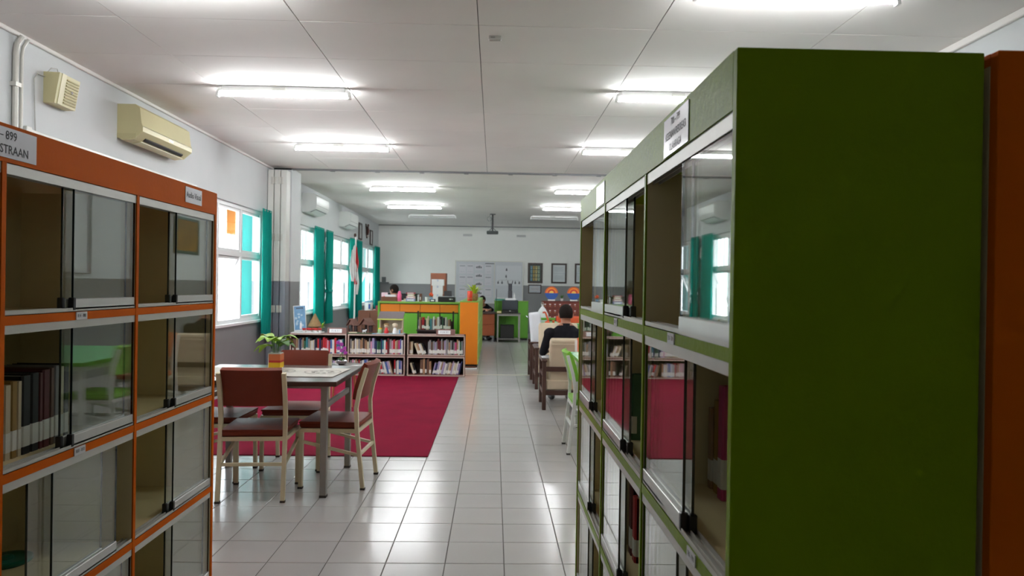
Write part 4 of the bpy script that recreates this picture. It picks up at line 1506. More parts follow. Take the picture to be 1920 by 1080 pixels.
# toy house: open stage with roof, two figures inside
th_ = thing('toy_house', 'open fronted toy house with dark roof and yellow rim', 'model', (-1.585, 11.01, TZ))
MB().box(-0.215, 0.2, -0.12, 0.12, 0, 0.014, b=0.002).build('base', mat('toy_base', (176, 190, 196), 0.6, noise=0.15, nscale=30), th_)
for x in (-0.175, 0.165):
    MB().box(x, x + 0.014, -0.04, 0.1, 0.014, 0.24).build('wall', M_FABRIC, th_)
MB().box(-0.175, 0.179, 0.09, 0.1, 0.014, 0.3).build('rear_wall', M_FABRIC, th_)
MB().prism([(-0.115, 0.235), (-0.115, 0.245), (0.1, 0.345), (0.1, 0.33)], 'x', -0.195, 0.195).build('roof', mat('toy_roof', (92, 78, 80), 0.6, noise=0.15, nscale=40), th_)
MB().box(-0.198, 0.198, -0.122, -0.112, 0.222, 0.24).build('rim', mat('lime_rim', (196, 206, 96), 0.5), th_)


def figurine(label, x, bm_, hm_):
    t = thing('doll_figurine', label, 'figurine', (x, 10.925, TZ + 0.014))
    MB().lathe([(0.034, 0), (0.036, 0.02), (0.022, 0.08), (0.018, 0.09)], n=14).build('dress', bm_, t, smooth=40)
    hd = MB().ball((0, 0, 0.115), (0.036, 0.033, 0.034), 12, 8).build('head', M_FABRIC, t, smooth=60)
    MB().ball((0, 0.006, 0.128), (0.042, 0.037, 0.032), 12, 8).build('hair', hm_, hd, smooth=60)
    mb = MB()
    for s in (-1, 1):
        mb.tube([(s * 0.016, -0.004, 0.08), (s * 0.036, -0.012, 0.045)], 0.007, 6)
    mb.build('arms', M_FABRIC, t)


figurine('doll figurine with brown hair and red dress in the toy house', -1.645, M_RED, M_STRAW)
figurine('white doll figurine with cream bonnet in the toy house', -1.515, M_WHITE, M_FABRIC)
jar = thing('glass_jar', 'pale green jar beside the doll in red', 'jar', (-1.74, 10.93, TZ + 0.014))
MB().lathe([(0.03, 0), (0.034, 0.01), (0.034, 0.055), (0.026, 0.068)], n=14).build('body', mat('jar_green', (150, 178, 130), 0.3), jar, smooth=40)
MB().lathe([(0.03, 0.066), (0.03, 0.08)], n=14).build('lid', M_YELLOW, jar, smooth=40)
for k, (x, m_, c_) in enumerate(((-1.44, M_LBLUE, 'light blue'), (-1.465, M_WHITE, 'white'), (-1.42, M_TAN, 'tan'))):
    p = thing('bottle', 'tiny %s bottle beside the white doll' % c_, 'bottle', (x, 10.92 + 0.012 * k, TZ + 0.014))
    MB().lathe([(0.011, 0), (0.012, 0.005), (0.012, 0.045), (0.005, 0.06)], n=10).build('body', m_, p, smooth=40)
    MB().lathe([(0.006, 0.058), (0.006, 0.072)], n=8).build('cap', M_WHITE, p, smooth=40)

# flag on a pole behind the bookcases
fl = thing('flag_pole', 'red and white flag drooping on a white pole', 'flag', (-2.475, 12.6, 0))
MB().lathe([(0.16, 0), (0.16, 0.025), (0.05, 0.05), (0.03, 0.16)], n=20).build('base', M_DARKWOOD, fl, smooth=40)
MB().tube([(0, 0, 0.04), (0.015, 0, 2.24)], 0.013, 10).build('pole', M_WHITE, fl, smooth=60)
MB().lathe([(0.012, 2.235), (0.02, 2.245), (0.022, 2.28), (0.012, 2.30)], n=12).build('finial', M_DARKWOOD, fl, smooth=40)


def cloth(x0, x1, top, bot, ph, y0):
    def fn(u, v):
        w = x0 + (x1 - x0) * u * (0.35 + 0.65 * (1 - abs(v - 0.55) * 1.2))
        z = top + (bot - top) * v - 0.12 * u * (1 - v)
        return (w, y0 + 0.02 * math.sin(10 * u + 2.5 * v + ph), z)
    return fn


MB().sheet(cloth(0.01, -0.085, 2.12, 1.45, 0.3, -0.02), 10, 14, 0.003).build('white_cloth', M_WHITE, fl, smooth=60)
MB().sheet(cloth(0.012, 0.07, 2.12, 1.62, 1.2, 0.0), 10, 14, 0.003).build('red_cloth', mat('flag_red', (206, 56, 62), 0.8), fl, smooth=60)
MB().sheet(cloth(0.015, 0.085, 1.8, 1.22, 2.2, -0.018), 10, 14, 0.003).build('white_tail', M_WHITE, fl, smooth=60)
MB().sheet(cloth(0.0, 0.06, 1.56, 1.40, 0.9, -0.03), 8, 8, 0.003).build('red_tail', MATS['flag_red'], fl, smooth=60)

# brown cupboard by the window with a tin on it
cb = thing('low_cupboard', 'dark brown low cupboard between window wall and green counter', 'cupboard', (-2.45, 14.25, 0))
MB().box(-0.23, 0.23, -0.2, 0.2, 0.05, 0.88, b=0.004).build('body', M_BROWN, cb)
MB().box(-0.21, 0.21, -0.18, 0.18, 0, 0.05).build('plinth', M_DARKSLOT, cb)
MB().box(-0.225, -0.003, -0.212, -0.199, 0.08, 0.85, b=0.003).build('door', M_BROWN, cb)
MB().box(0.003, 0.225, -0.212, -0.199, 0.08, 0.85, b=0.003).build('door', M_BROWN, cb)
tin = thing('tin', 'white biscuit tin with blue and red print on the brown cupboard', 'tin', (-2.5, 14.2, 0.88))
MB().lathe([(0.08, 0), (0.082, 0.004), (0.082, 0.16), (0.08, 0.165)], n=20).build('body', M_WHITE, tin, smooth=40)
MB().box(0.01, 0.045, -0.084, -0.06, 0.03, 0.13).build('print', M_BLUE, tin)
MB().lathe([(0.085, 0.16), (0.085, 0.18), (0.07, 0.184)], n=20).build('lid', M_LBLUE, tin, smooth=40)
mug = thing('mug', 'dark red mug beside the white biscuit tin', 'mug', (-2.31, 14.17, 0.88))
MB().lathe([(0.045, 0), (0.048, 0.1), (0.044, 0.1), (0.04, 0.01)], n=16).build('cup', mat('mug_red', (132, 40, 56), 0.3), mug, smooth=40)
MB().tube([(0.045, 0, 0.08), (0.075, 0, 0.075), (0.075, 0, 0.035), (0.045, 0, 0.025)], 0.007, 6).build('handle', MATS['mug_red'], mug)

# ------------------------------------------------------------------ service counter
CX0, CX1, CY, CH = -2.168, -0.66, 13.3, 1.088
ct = thing('service_counter', 'green service counter with a row of orange drawers', 'counter', (0, CY, 0))
MB().box(CX0, CX1 + 0.04, -0.02, 0.62, CH - 0.035, CH, b=0.003).build('worktop', mat('counter_green', (122, 168, 68), 0.35), ct)
MB().box(CX0, CX0 + 0.035, -0.015, 0.6, 0, CH - 0.035).build('side_panel', M_GREEN2, ct)
MB().box(CX1 - 0.0, CX1 + 0.035, -0.015, 0.6, 0, CH - 0.035).build('side_panel', M_GREEN2, ct)
MB().box(CX0 + 0.035, CX1, 0.03, 0.58, 0.05, CH - 0.035).build('carcass', mat('counter_dark', (58, 40, 40), 0.7), ct)
ds = [CX0 + 0.045, -1.756, -1.378, -1.008, CX1 - 0.0]
for k in range(4):
    MB().box(ds[k] + 0.003, ds[k + 1] - 0.003, -0.004, 0.03, 0.893, 1.038, b=0.003).build('drawer', M_ORANGE2, ct)
    if k == 0:
        MB().box(ds[k] + 0.006, ds[k + 1] - 0.006, 0.0, 0.03, 0.06, 0.80, b=0.003).build('door', M_GREEN2, ct)
    else:
        MB().box(ds[k] + 0.012, ds[k + 1] - 0.012, 0.0, 0.03, 0.06, 0.872, b=0.003).build('door', M_GREEN2, ct)

# rack of books standing in front of it
rk = thing('book_rack', 'black metal book rack standing between counter and bookcases', 'rack', (-1.055, 12.93, 0))
for s in (-1, 1):
    MB().box(s * 0.32 - 0.014, s * 0.32 + 0.014, -0.02, 0.012, 0, 0.93).box(s * 0.32 - 0.014, s * 0.32 + 0.014, -0.18, 0.2, 0.0, 0.03).build('upright', M_BLACK, rk)
for z in (0.30, 0.60):
    MB().box(-0.33, 0.33, -0.17, 0.03, z - 0.028, z).build('shelf', mat('rack_shelf', (58, 36, 36), 0.5), rk)
MB().box(-0.33, 0.33, 0.012, 0.028, 0.05, 0.75).build('back_mesh', MATS['rack_shelf'], rk)
book_row(-1.355, -0.77, 12.86, 0.60, ['grey', 'tan', 'maroon', 'red', 'red', 'black', 'cream', 'cream', 'green', 'teal', 'grey', 'white', 'maroon', 'tan', 'white', 'grey', 'black', 'green', 'black', 'white'], 'upright in the black rack', 'books in the black rack', hmin=0.17, hmax=0.24, depth=0.14, rnd=random.Random(31))

# on the counter
cz = CH


def block(name, label, cat, loc, parts, rz=0.0, group=None):
    """A thing of chamfered boxes: (part name, x0, x1, y0, y1, z0, z1, material)."""
    t = thing(name, label, cat, loc, rz, group)
    for p in parts:
        MB().box(*p[1:7], b=0.003).build(p[0], p[7], t)
    return t


block('document_tray', 'red-brown document tray on the counter, a white stack on it', 'tray', (-1.978, 13.5, cz), [
    ('base', -0.145, 0.145, -0.12, 0.12, 0, 0.012, M_BROWN), ('front_wall', -0.145, 0.145, -0.12, -0.108, 0.012, 0.085, M_BROWN),
    ('rear_wall', -0.145, 0.145, 0.108, 0.12, 0.012, 0.09, M_RED), ('end_wall', -0.145, -0.133, -0.108, 0.108, 0.012, 0.085, M_RED), ('end_wall', 0.133, 0.145, -0.108, 0.108, 0.012, 0.085, M_RED)])
block('paper_stack', 'white paper stack in the red-brown tray', 'papers', (-1.958, 13.5, cz + 0.012), [('sheets', -0.1, 0.1, -0.09, 0.09, 0, 0.11, M_PAPER)])
block('picture_card', 'pale pink upright card at the window end of the counter', 'card', (-2.115, 13.68, cz), [('card', -0.05, 0.07, -0.004, 0.004, 0, 0.16, mat('pale_pink', (226, 196, 206), 0.5)), ('foot', -0.04, 0.06, -0.03, 0.03, 0, 0.008, M_WHITE)])
pk = thing('drink_bottle', 'pink drinking bottle on the counter', 'bottle', (-1.785, 13.42, cz))
MB().lathe([(0.036, 0), (0.04, 0.008), (0.04, 0.13), (0.026, 0.155), (0.024, 0.165)], n=16).build('body', M_PINK, pk, smooth=40)
MB().lathe([(0.028, 0.163), (0.028, 0.185), (0.018, 0.192)], n=16).build('cap', M_PINK, pk, smooth=40)
block('folder_stack', 'flat white folders lying on the counter beside the pink bottle', 'folders', (-1.67, 13.70, cz), [('folder', -0.11, 0.09, -0.1, 0.1, 0, 0.018, M_PAPER), ('folder', -0.06, 0.1, -0.08, 0.1, 0.018, 0.045, M_FABRIC)])
for k, (l, dz, w, h, m_) in enumerate((('white and blue printed box at the bottom of the box stack', 0, 0.085, 0.055, mat('printed_box', (150, 156, 200), 0.5, noise=0.4, nscale=30)),
                                       ('red and white printed box second in the box stack', 0.0555, 0.08, 0.045, mat('printed_box_red', (214, 170, 176), 0.5, noise=0.4, nscale=30)),
                                       ('cream box third in the box stack', 0.101, 0.06, 0.04, M_FABRIC), ('dark red tray box on top of the box stack', 0.1415, 0.085, 0.03, mat('deep_red', (150, 44, 62), 0.5)))):
    block('printed_box', l, 'box', (-1.575, 13.46, cz + dz), [('carton', -w, w, -0.07, 0.07, 0, h, m_), ('lid_flap', -w * 0.7, w * 0.7, -0.072, -0.068, h * 0.3, h * 0.7, M_WHITE)])
for k, x in enumerate((-1.44, -1.40)):
    block('file_box', 'grey upright file box behind the box stack' if k == 0 else 'brown upright file box behind the box stack', 'file box', (x, 13.6, cz), [('box', -0.016, 0.016, -0.11, 0.11, 0, 0.13 + 0.02 * k, (M_GREYB, M_BROWN)[k]), ('spine_label', -0.01, 0.01, -0.1115, -0.108, 0.03, 0.09, M_PAPER)])
cu = thing('glass_cup', 'white cup on the counter beside the black desk caddy', 'cup', (-1.27, 13.42, cz))
MB().lathe([(0.03, 0), (0.036, 0.09), (0.033, 0.09), (0.028, 0.006)], n=16).build('cup', M_WHITE, cu, smooth=40)
MB().tube([(0.033, 0, 0.075), (0.06, 0, 0.07), (0.06, 0, 0.03), (0.033, 0, 0.02)], 0.005, 6).build('handle', M_WHITE, cu)
vs_ = thing('flower_vase', 'small vase of orange flowers on the counter', 'vase', (-1.20, 13.56, cz))
MB().lathe([(0.025, 0), (0.035, 0.03), (0.03, 0.07), (0.02, 0.085)], n=14).build('vase', M_LBLUE, vs_, smooth=40)
mb = MB()
for k in range(7):
    a = k * 0.9
    mb.ball((0.022 * math.cos(a), 0.022 * math.sin(a), 0.125 + 0.015 * (k % 3)), 0.02, 8, 6)
mb.build('blossoms', mat('flower_orange', (232, 84, 40), 0.6), vs_, smooth=60)
MB().tube([(0, 0, 0.07), (0.004, 0, 0.12)], 0.006, 6).build('stem', M_LEAFD, vs_)
block('desk_caddy', 'dark desk caddy with white label on the counter', 'caddy', (-1.155, 13.38, cz), [('box', -0.05, 0.05, -0.05, 0.05, 0, 0.055, mat('caddy_navy', (44, 48, 66), 0.5)), ('label', -0.03, 0.03, -0.0525, -0.048, 0.015, 0.04, M_PAPER)])
pr = thing('printer', 'black desktop printer with raised paper rest on the counter', 'printer', (-0.9, 13.5, cz))
MB().box(-0.165, 0.165, -0.14, 0.14, 0, 0.095, b=0.008).build('body', M_BLACK, pr)
MB().box(-0.15, 0.13, -0.143, 0.13, 0.092, 0.108, b=0.004).build('lid', mat('grey_plastic', (120, 122, 126), 0.4), pr)
MB().box(-0.17, -0.155, -0.145, 0.0, 0.0, 0.1, b=0.003).build('side_trim', M_WHITE, pr)
MB().box(0.06, 0.1, -0.1435, -0.138, 0.045, 0.065).box(0.115, 0.125, -0.1435, -0.138, 0.045, 0.065).build('button', M_ACNEW, pr)
MB().prism([(0.1, 0.1), (0.11, 0.1), (0.16, 0.21), (0.15, 0.21)], 'x', -0.06, 0.09).build('paper_rest', M_BLACK, pr)

# white cartons and brown cupboard behind
cp_ = thing('tall_cupboard', 'tall brown wooden cupboard behind the counter', 'cupboard', (-1.335, 17.15, 0))
MB().box(-0.185, 0.185, -0.2, 0.2, 0.06, 1.69, b=0.004).build('body', mat('cupboard_brown', (142, 84, 58), 0.5, noise=0.08), cp_)
MB().box(-0.17, 0.17, -0.18, 0.18, 0, 0.06).build('plinth', M_DARKSLOT, cp_)
MB().box(-0.178, 0.178, -0.212, -0.199, 0.09, 1.66, b=0.003).build('door', MATS['cupboard_brown'], cp_)
MB().tube([(0.14, -0.225, 0.85), (0.14, -0.225, 0.97)], 0.007, 8).build('handle', M_ALU, cp_)
wd = thing('work_desk', 'plain wooden work desk in front of the tall brown cupboard', 'desk', (-1.3, 16.45, 0))
MB().box(-0.7, 0.5, -0.32, 0.32, 0.72, 0.75, b=0.003).build('top', M_BROWN, wd)
for x in (-0.68, 0.45):
    MB().box(x, x + 0.03, -0.3, 0.3, 0, 0.72).build('side_panel', M_BROWN, wd)
z = 0.75
for k, (w, h, l) in enumerate(((0.12, 0.24, 'white carton at the foot of the carton tower'), (0.105, 0.2, 'white carton with blue print, second in the carton tower'),
                               (0.115, 0.2, 'white carton third in the carton tower'), (0.14, 0.145, 'wide white carton on top of the carton tower'))):
    block('carton', l, 'carton', (-1.29, 16.3, z), [('box', -w, w, -0.1, 0.1, 0, h, M_PAPER), ('tape', -0.02, 0.02, -0.1015, 0.1015, h - 0.05, h + 0.0012, mat('tape', (190, 196, 214), 0.3))])
    z += h + 0.0005

# staff member at the window end, with chair
HIGH = {k: ((v[0], v[1], v[2] + 0.2) if isinstance(v, tuple) else v) for k, v in SIT.items()}
HIGH.update(lwr=(-0.2, 0.40, 0.86), rwr=(0.16, 0.42, 0.85), lkn=(-0.12, 0.54, 0.61), rkn=(0.12, 0.54, 0.61), lan=(-0.11, 0.46, 0.26), ran=(0.11, 0.46, 0.26))
person('person in dark clothes with black hair seated behind the counter', (-2.02, 14.95, 0), math.pi / 2 - 0.45, HIGH, hair_len=0.45, voxel=0.014, shirt=mat('navy_top', (26, 28, 40), 0.85))


def office_chair(label, loc, rz, m_=M_BLACK, up=0.0):
    t = thing('office_chair', label, 'chair', loc, rz)
    for k in range(5):
        a = k * 2 * math.pi / 5
        lg = MB().tube([(0, 0, 0.1), (0.27 * math.cos(a), 0.27 * math.sin(a), 0.06)], [0.022, 0.014], 8).build('base_leg', M_BLACK, t)
        MB().ball((0.27 * math.cos(a), 0.27 * math.sin(a), 0.03), 0.03, 10, 8).build('caster', M_BLACK, lg, smooth=50)
    MB().tube([(0, 0, 0.08), (0, 0, 0.42 + up)], 0.025, 10).build('column', M_GREYMET, t, smooth=50)
    MB().box(-0.23, 0.23, -0.22, 0.24, 0.40 + up, 0.475 + up, b=0.03).build('seat', m_, t, smooth=50)
    MB().bar((0, -0.2, 0.43 + up), (0, -0.27, 0.75 + up), 0.06, 0.02, up=(0, 1, 0)).build('back_support', M_BLACK, t)

    def bk(u, v):
        x = (u - 0.5) * 2
        return (x * 0.21, -0.235 - 0.05 * v - 0.03 * (1 - x * x) + 0.02, 0.62 + up + 0.4 * v)
    MB().sheet(bk, 10, 8, 0.05).build('backrest', m_, t, smooth=50)
    if up:
        MB().tube([(0.3 * math.cos(a), 0.1 + 0.3 * math.sin(a), 0.2) for a in [k * math.pi / 10 for k in range(21)]], 0.012, 6).tube([(-0.3, 0.1, 0.2), (0.3, 0.1, 0.2)], 0.01, 6).build('foot_ring', M_GREYMET, t)
    return t


office_chair('black office chair in which the staff member behind the counter sits', (-1.94, 14.92, 0), math.pi / 2 - 0.45, up=0.2)
office_chair('empty black office chair behind the counter', (-2.2, 15.85, 0), math.pi, up=0.18)
ws = thing('work_desk', 'narrow wooden desk behind the dark brown low cupboard', 'desk', (-2.56, 14.95, 0))
MB().box(-0.2, 0.2, -0.45, 0.45, 0.78, 0.81, b=0.003).build('top', M_BROWN, ws)
for y in (-0.43, 0.417):
    MB().box(-0.18, 0.18, y, y + 0.03, 0, 0.78).build('side_panel', M_BROWN, ws)

# ------------------------------------------------------------------ row of low glazed cabinets with orange ends
def low_cabinet(label, y0, y1):
    t = thing('low_cabinet', label, 'cabinet', (-0.415, (y0 + y1) / 2, 0), 0, 'low cabinets beside the aisle')
    h, d, H = (y1 - y0) / 2, 0.16, 1.12
    for s in (-1, 1):
        MB().box(-d, d, min(s * h, s * (h - 0.02)), max(s * h, s * (h - 0.02)), 0.06, H - 0.0, b=0.002).build('end_panel', M_ORANGE2, t)
    MB().box(-d - 0.004, d + 0.004, -h - 0.002, h + 0.002, H, H + 0.02, b=0.002).build('top_panel', mat('counter_green', (122, 168, 68), 0.35), t)
    MB().box(-d, -d + 0.015, -h + 0.02, h - 0.02, 0.06, H).build('back_panel', M_GREEN2, t)
    MB().box(-d + 0.01, d - 0.02, -h + 0.02, h - 0.02, 0, 0.06).build('plinth', M_DARKSLOT, t)
    for z in (0.06, 0.4, 0.75):
        MB().box(-d + 0.015, d - 0.012, -h + 0.02, h - 0.02, z, z + 0.018).build('shelf', M_INSIDE, t)
    n = 3
    for k in range(n + 1):
        y = -h + 0.01 + (2 * h - 0.02) * k / n
        MB().box(d - 0.012, d + 0.004, y - 0.012, y + 0.012, 0.06, H).build('stile', mat('pale_green_edge', (158, 186, 104), 0.4), t)
    for z in (0.065, 0.4, 0.75, H - 0.03):
        MB().box(d - 0.012, d + 0.003, -h + 0.01, h - 0.01, z, z + 0.024).build('rail', MATS['pale_green_edge'], t)
    for k in range(n):
        a, b = -h + 0.022 + (2 * h - 0.02) * k / n, -h - 0.002 + (2 * h - 0.02) * (k + 1) / n
        for z0, z1 in ((0.09, 0.4), (0.425, 0.75), (0.775, H - 0.03)):
            MB().box(d - 0.008, d - 0.004, a, b, z0, z1).build('glass_door', M_GLASS, t)
    return t


low_cabinet('low cabinet with an orange end panel beside the low bookcases', 12.09, 14.1)
low_cabinet('low orange and green cabinet farther along the aisle', 14.11, 16.1)
block('plastic_sheet', 'crumpled white sheet on the floor at the foot of the orange end panel', 'sheet', (-0.40, 11.98, 0), [('sheet', -0.15, 0.13, -0.07, 0.07, 0.0, 0.012, M_PAPER), ('fold', -0.1, 0.11, 0.02, 0.08, 0.012, 0.035, M_BROWN)])
rv = thing('tin_vase', 'tall red cylindrical vase on the orange ended cabinet', 'vase', (-0.415, 12.22, 1.14))
MB().lathe([(0.042, 0), (0.045, 0.005), (0.045, 0.165), (0.04, 0.175), (0.036, 0.165)], n=20).build('vase', mat('vase_red', (224, 66, 38), 0.35), rv, smooth=40)
MB().lathe([(0.0456, 0.04), (0.0456, 0.052)], n=20).build('band', M_TAN, rv, smooth=40)
pp = thing('potted_plant', 'yellow-green leafy plant in a patterned pot behind the red vase', 'plant', (-0.345, 12.45, 1.14))
MB().lathe([(0.05, 0), (0.065, 0.03), (0.07, 0.1), (0.06, 0.13), (0.05, 0.12)], n=18).build('pot', mat('patterned_pot', (150, 116, 62), 0.5, noise=0.4, nscale=30), pp, smooth=40)
rr = random.Random(5)
for k in range(16):
    a = k * 2.4
    l = 0.12 + 0.1 * rr.random()
    mb = MB()
    leaf_mb(mb, (0.02 * math.cos(a), 0.02 * math.sin(a), 0.11), (l * math.cos(a), l * 0.8 * math.sin(a), 0.2 + 0.11 * rr.random()), 0.022, 0.04)
    mb.build('leaf', mat('leaf_yellow', (168, 192, 40), 0.45, noise=0.15, nscale=14), pp, smooth=60)

# ------------------------------------------------------------------ far end of the room
gcb = thing('green_cupboard', 'bright green low cupboard behind the grey equipment stand', 'cupboard', (0.46, 18.62, 0))
MB().box(-0.44, 0.44, -0.2, 0.2, 0.05, 1.0, b=0.003).build('body', M_GREEN2, gcb)
MB().box(-0.45, 0.45, -0.215, 0.21, 1.0, 1.02, b=0.002).build('top', MATS['counter_green'], gcb)
MB().box(-0.42, 0.42, -0.18, 0.18, 0, 0.05).build('plinth', M_DARKSLOT, gcb)
for a, b in ((-0.435, -0.148), (-0.142, 0.142), (0.148, 0.435)):
    MB().box(a, b, -0.212, -0.199, 0.07, 0.985, b=0.003).build('door', M_GREEN2, gcb)

ps = thing('equipment_stand', 'grey steel stand with a low shelf in front of the green cupboard', 'stand', (0.377, 17.66, 0))
for x in (-0.27, 0.27):
    for y in (0.0, 0.42):
        MB().box(x - 0.018, x + 0.018, y - 0.018, y + 0.018, 0, 0.70).build('leg', M_GREYMET, ps)
MB().box(-0.3, 0.3, -0.03, 0.45, 0.70, 0.725, b=0.002).build('top', mat('stand_top', (92, 88, 84), 0.4), ps)
MB().box(-0.27, 0.27, -0.02, 0.02, 0.66, 0.70).box(-0.27, 0.27, 0.4, 0.44, 0.66, 0.70).build('apron', M_GREYMET, ps)
MB().box(-0.27, 0.27, 0.0, 0.42, 0.07, 0.09).build('low_shelf', M_GREYMET, ps)
cpu = thing('computer_case', 'black computer case on the low shelf of the grey stand', 'computer', (0.345, 17.86, 0.09))
MB().box(-0.17, 0.17, -0.13, 0.13, 0, 0.34, b=0.006).build('case', M_BLACK, cpu)
MB().box(-0.15, 0.15, -0.134, -0.129, 0.05, 0.30).build('front_grille', M_DARKSLOT, cpu)
pn = thing('printer', 'large black printer on the grey stand with white papers on top', 'printer', (0.41, 17.86, 0.725))
MB().box(-0.205, 0.205, -0.16, 0.16, 0, 0.08, b=0.008).build('base', M_BLACK, pn)
MB().box(-0.2, 0.2, -0.14, 0.15, 0.08, 0.325, b=0.012).build('body', mat('charcoal_plastic', (44, 50, 56), 0.45), pn)
MB().box(-0.12, 0.12, -0.2, -0.14, 0.03, 0.04).build('paper_tray', M_BLACK, pn)
MB().box(-0.02, 0.02, -0.163, -0.158, 0.05, 0.065).build('indicator', M_ACNEW, pn)
block('paper_stack', 'white tray of papers lying on the large black printer', 'papers', (0.42, 17.84, 1.05), [('sheets', -0.13, 0.13, -0.09, 0.1, 0, 0.05, M_PAPER)])
st2 = thing('trophy_stand', 'dark tall trophy figure standing on the papers', 'trophy', (0.40, 17.85, 1.10))
MB().box(-0.045, 0.06, -0.03, 0.03, 0, 0.2, b=0.006).build('plinth', mat('trophy_grey', (62, 62, 68), 0.4), st2)
MB().box(-0.04, 0.055, -0.025, 0.025, 0.2, 0.37, b=0.012).build('figure', MATS['trophy_grey'], st2)
MB().tube([(-0.04, 0, 0.35), (-0.06, 0, 0.44)], 0.011, 6).tube([(0.05, 0, 0.35), (0.07, 0, 0.44)], 0.011, 6).build('horns', MATS['trophy_grey'], st2)
sb = thing('spray_bottle', 'small white spray bottle beside the dark trophy', 'bottle', (0.515, 17.82, 1.10))
MB().lathe([(0.02, 0), (0.022, 0.005), (0.022, 0.08), (0.008, 0.1), (0.008, 0.125)], n=12).build('body', M_WHITE, sb, smooth=40)
MB().box(-0.025, 0.01, -0.006, 0.006, 0.12, 0.14, b=0.002).build('nozzle', M_WHITE, sb)
block('folder_stack', 'teal and white folders lying on the green cupboard', 'folders', (0.16, 18.6, 1.02), [('folder', -0.13, 0.13, -0.1, 0.1, 0, 0.05, mat('folder_teal', (90, 170, 150), 0.5)), ('folder', -0.1, 0.12, -0.1, 0.1, 0.05, 0.08, M_PAPER)])
block('snack_box', 'yellow box on the grey stand beside the large printer', 'box', (0.135, 17.72, 0.725), [('box', -0.055, 0.055, -0.06, 0.06, 0, 0.055, mat('snack_yellow', (206, 188, 70), 0.5)), ('flap', -0.05, 0.05, -0.062, -0.058, 0.02, 0.04, M_PAPER)])

dk = thing('office_desk', 'red-brown office desk with drawers beside the grey stand', 'desk', (-0.16, 17.75, 0))
MB().box(-0.62, 0.215, -0.02, 0.62, 0.70, 0.735, b=0.003).build('top', mat('desk_top', (70, 48, 44), 0.4), dk)
M_DESK = mat('desk_red_brown', (150, 76, 38), 0.45, noise=0.1, nscale=8)
MB().box(-0.24, 0.19, 0.03, 0.2, 0.15, 0.70).build('pedestal', M_DESK, dk)
for z in (0.17, 0.44):
    dd = MB().box(-0.235, 0.185, 0.015, 0.031, z, z + 0.245, b=0.003).build('drawer', M_DESK, dk)
for x in (-0.23, 0.17):
    for y in (0.05, 0.55):
        MB().box(x, x + 0.025, y, y + 0.025, 0, 0.15).build('leg', M_BLACK, dk)
for y in (0.05, 0.55):
    MB().box(-0.6, -0.57, y, y + 0.03, 0, 0.70).build('leg', M_BLACK, dk)
block('privacy_board', 'dark thin board standing upright between desk and grey stand', 'board', (0.066, 18.1, 0), [('panel', -0.006, 0.006, -0.2, 0.25, 0, 1.33, M_DARKSLOT), ('foot', -0.008, 0.008, -0.2, 0.25, 0, 0.02, M_BLACK)])
L2 = dict(LEAN)
person('person in black with dark hair leaning an arm on the red-brown desk', (-0.42, 18.62, 0), math.pi + 0.5, dict(LEAN, nod=-0.6, lwr=(0.0, 0.6, 0.78), head=(0.0, 0.24, 1.02)), hair_len=0.4, voxel=0.014)
office_chair('dark office chair at the red-brown desk', (-0.42, 18.64, 0), math.pi + 0.5)

# card drawers with ornaments
cd = thing('card_catalogue', 'dark red-brown card catalogue of many small drawers', 'cabinet', (1.72, 17.65, 0))
CW, CHT, nx, nz = 1.0, 1.03, 8, 6
MB().box(-CW / 2, CW / 2, 0.0, 0.42, 0.06, CHT, b=0.003).build('body', mat('catalogue_brown', (106, 48, 38), 0.45, noise=0.08), cd)
MB().box(-CW / 2 - 0.01, CW / 2 + 0.01, -0.012, 0.43, CHT, CHT + 0.02, b=0.002).build('top', MATS['catalogue_brown'], cd)
MB().box(-CW / 2 + 0.02, CW / 2 - 0.02, 0.02, 0.4, 0, 0.06).build('plinth', M_DARKSLOT, cd)
dme = MB().box(-0.057, 0.057, -0.012, 0.001, 0.004, 0.15, b=0.002).mesh('drawer', mat('drawer_brown', (122, 56, 44), 0.4, noise=0.08, rand=0.08))
kme = MB().lathe([(0.006, 0), (0.006, 0.008), (0.011, 0.012), (0.009, 0.018)], n=8).xf(Matrix.Rotation(math.pi / 2, 4, 'X')).box(-0.02, 0.02, -0.0035, 0, 0.03, 0.05, 1).mesh('knob', [mat('brass', (206, 176, 120), 0.35, metal=0.6), M_PAPER])
for i in range(nx):
    for j in range(nz):
        d_ = bpy.data.objects.new('drawer', dme)
        COL.objects.link(d_)
        d_.parent = cd
        d_.location = (-CW / 2 + CW * (i + 0.5) / nx, 0, 0.075 + j * 0.158)
        k_ = bpy.data.objects.new('knob', kme)
        COL.objects.link(k_)
        k_.parent = d_
        k_.location = (0, -0.012, 0.06)


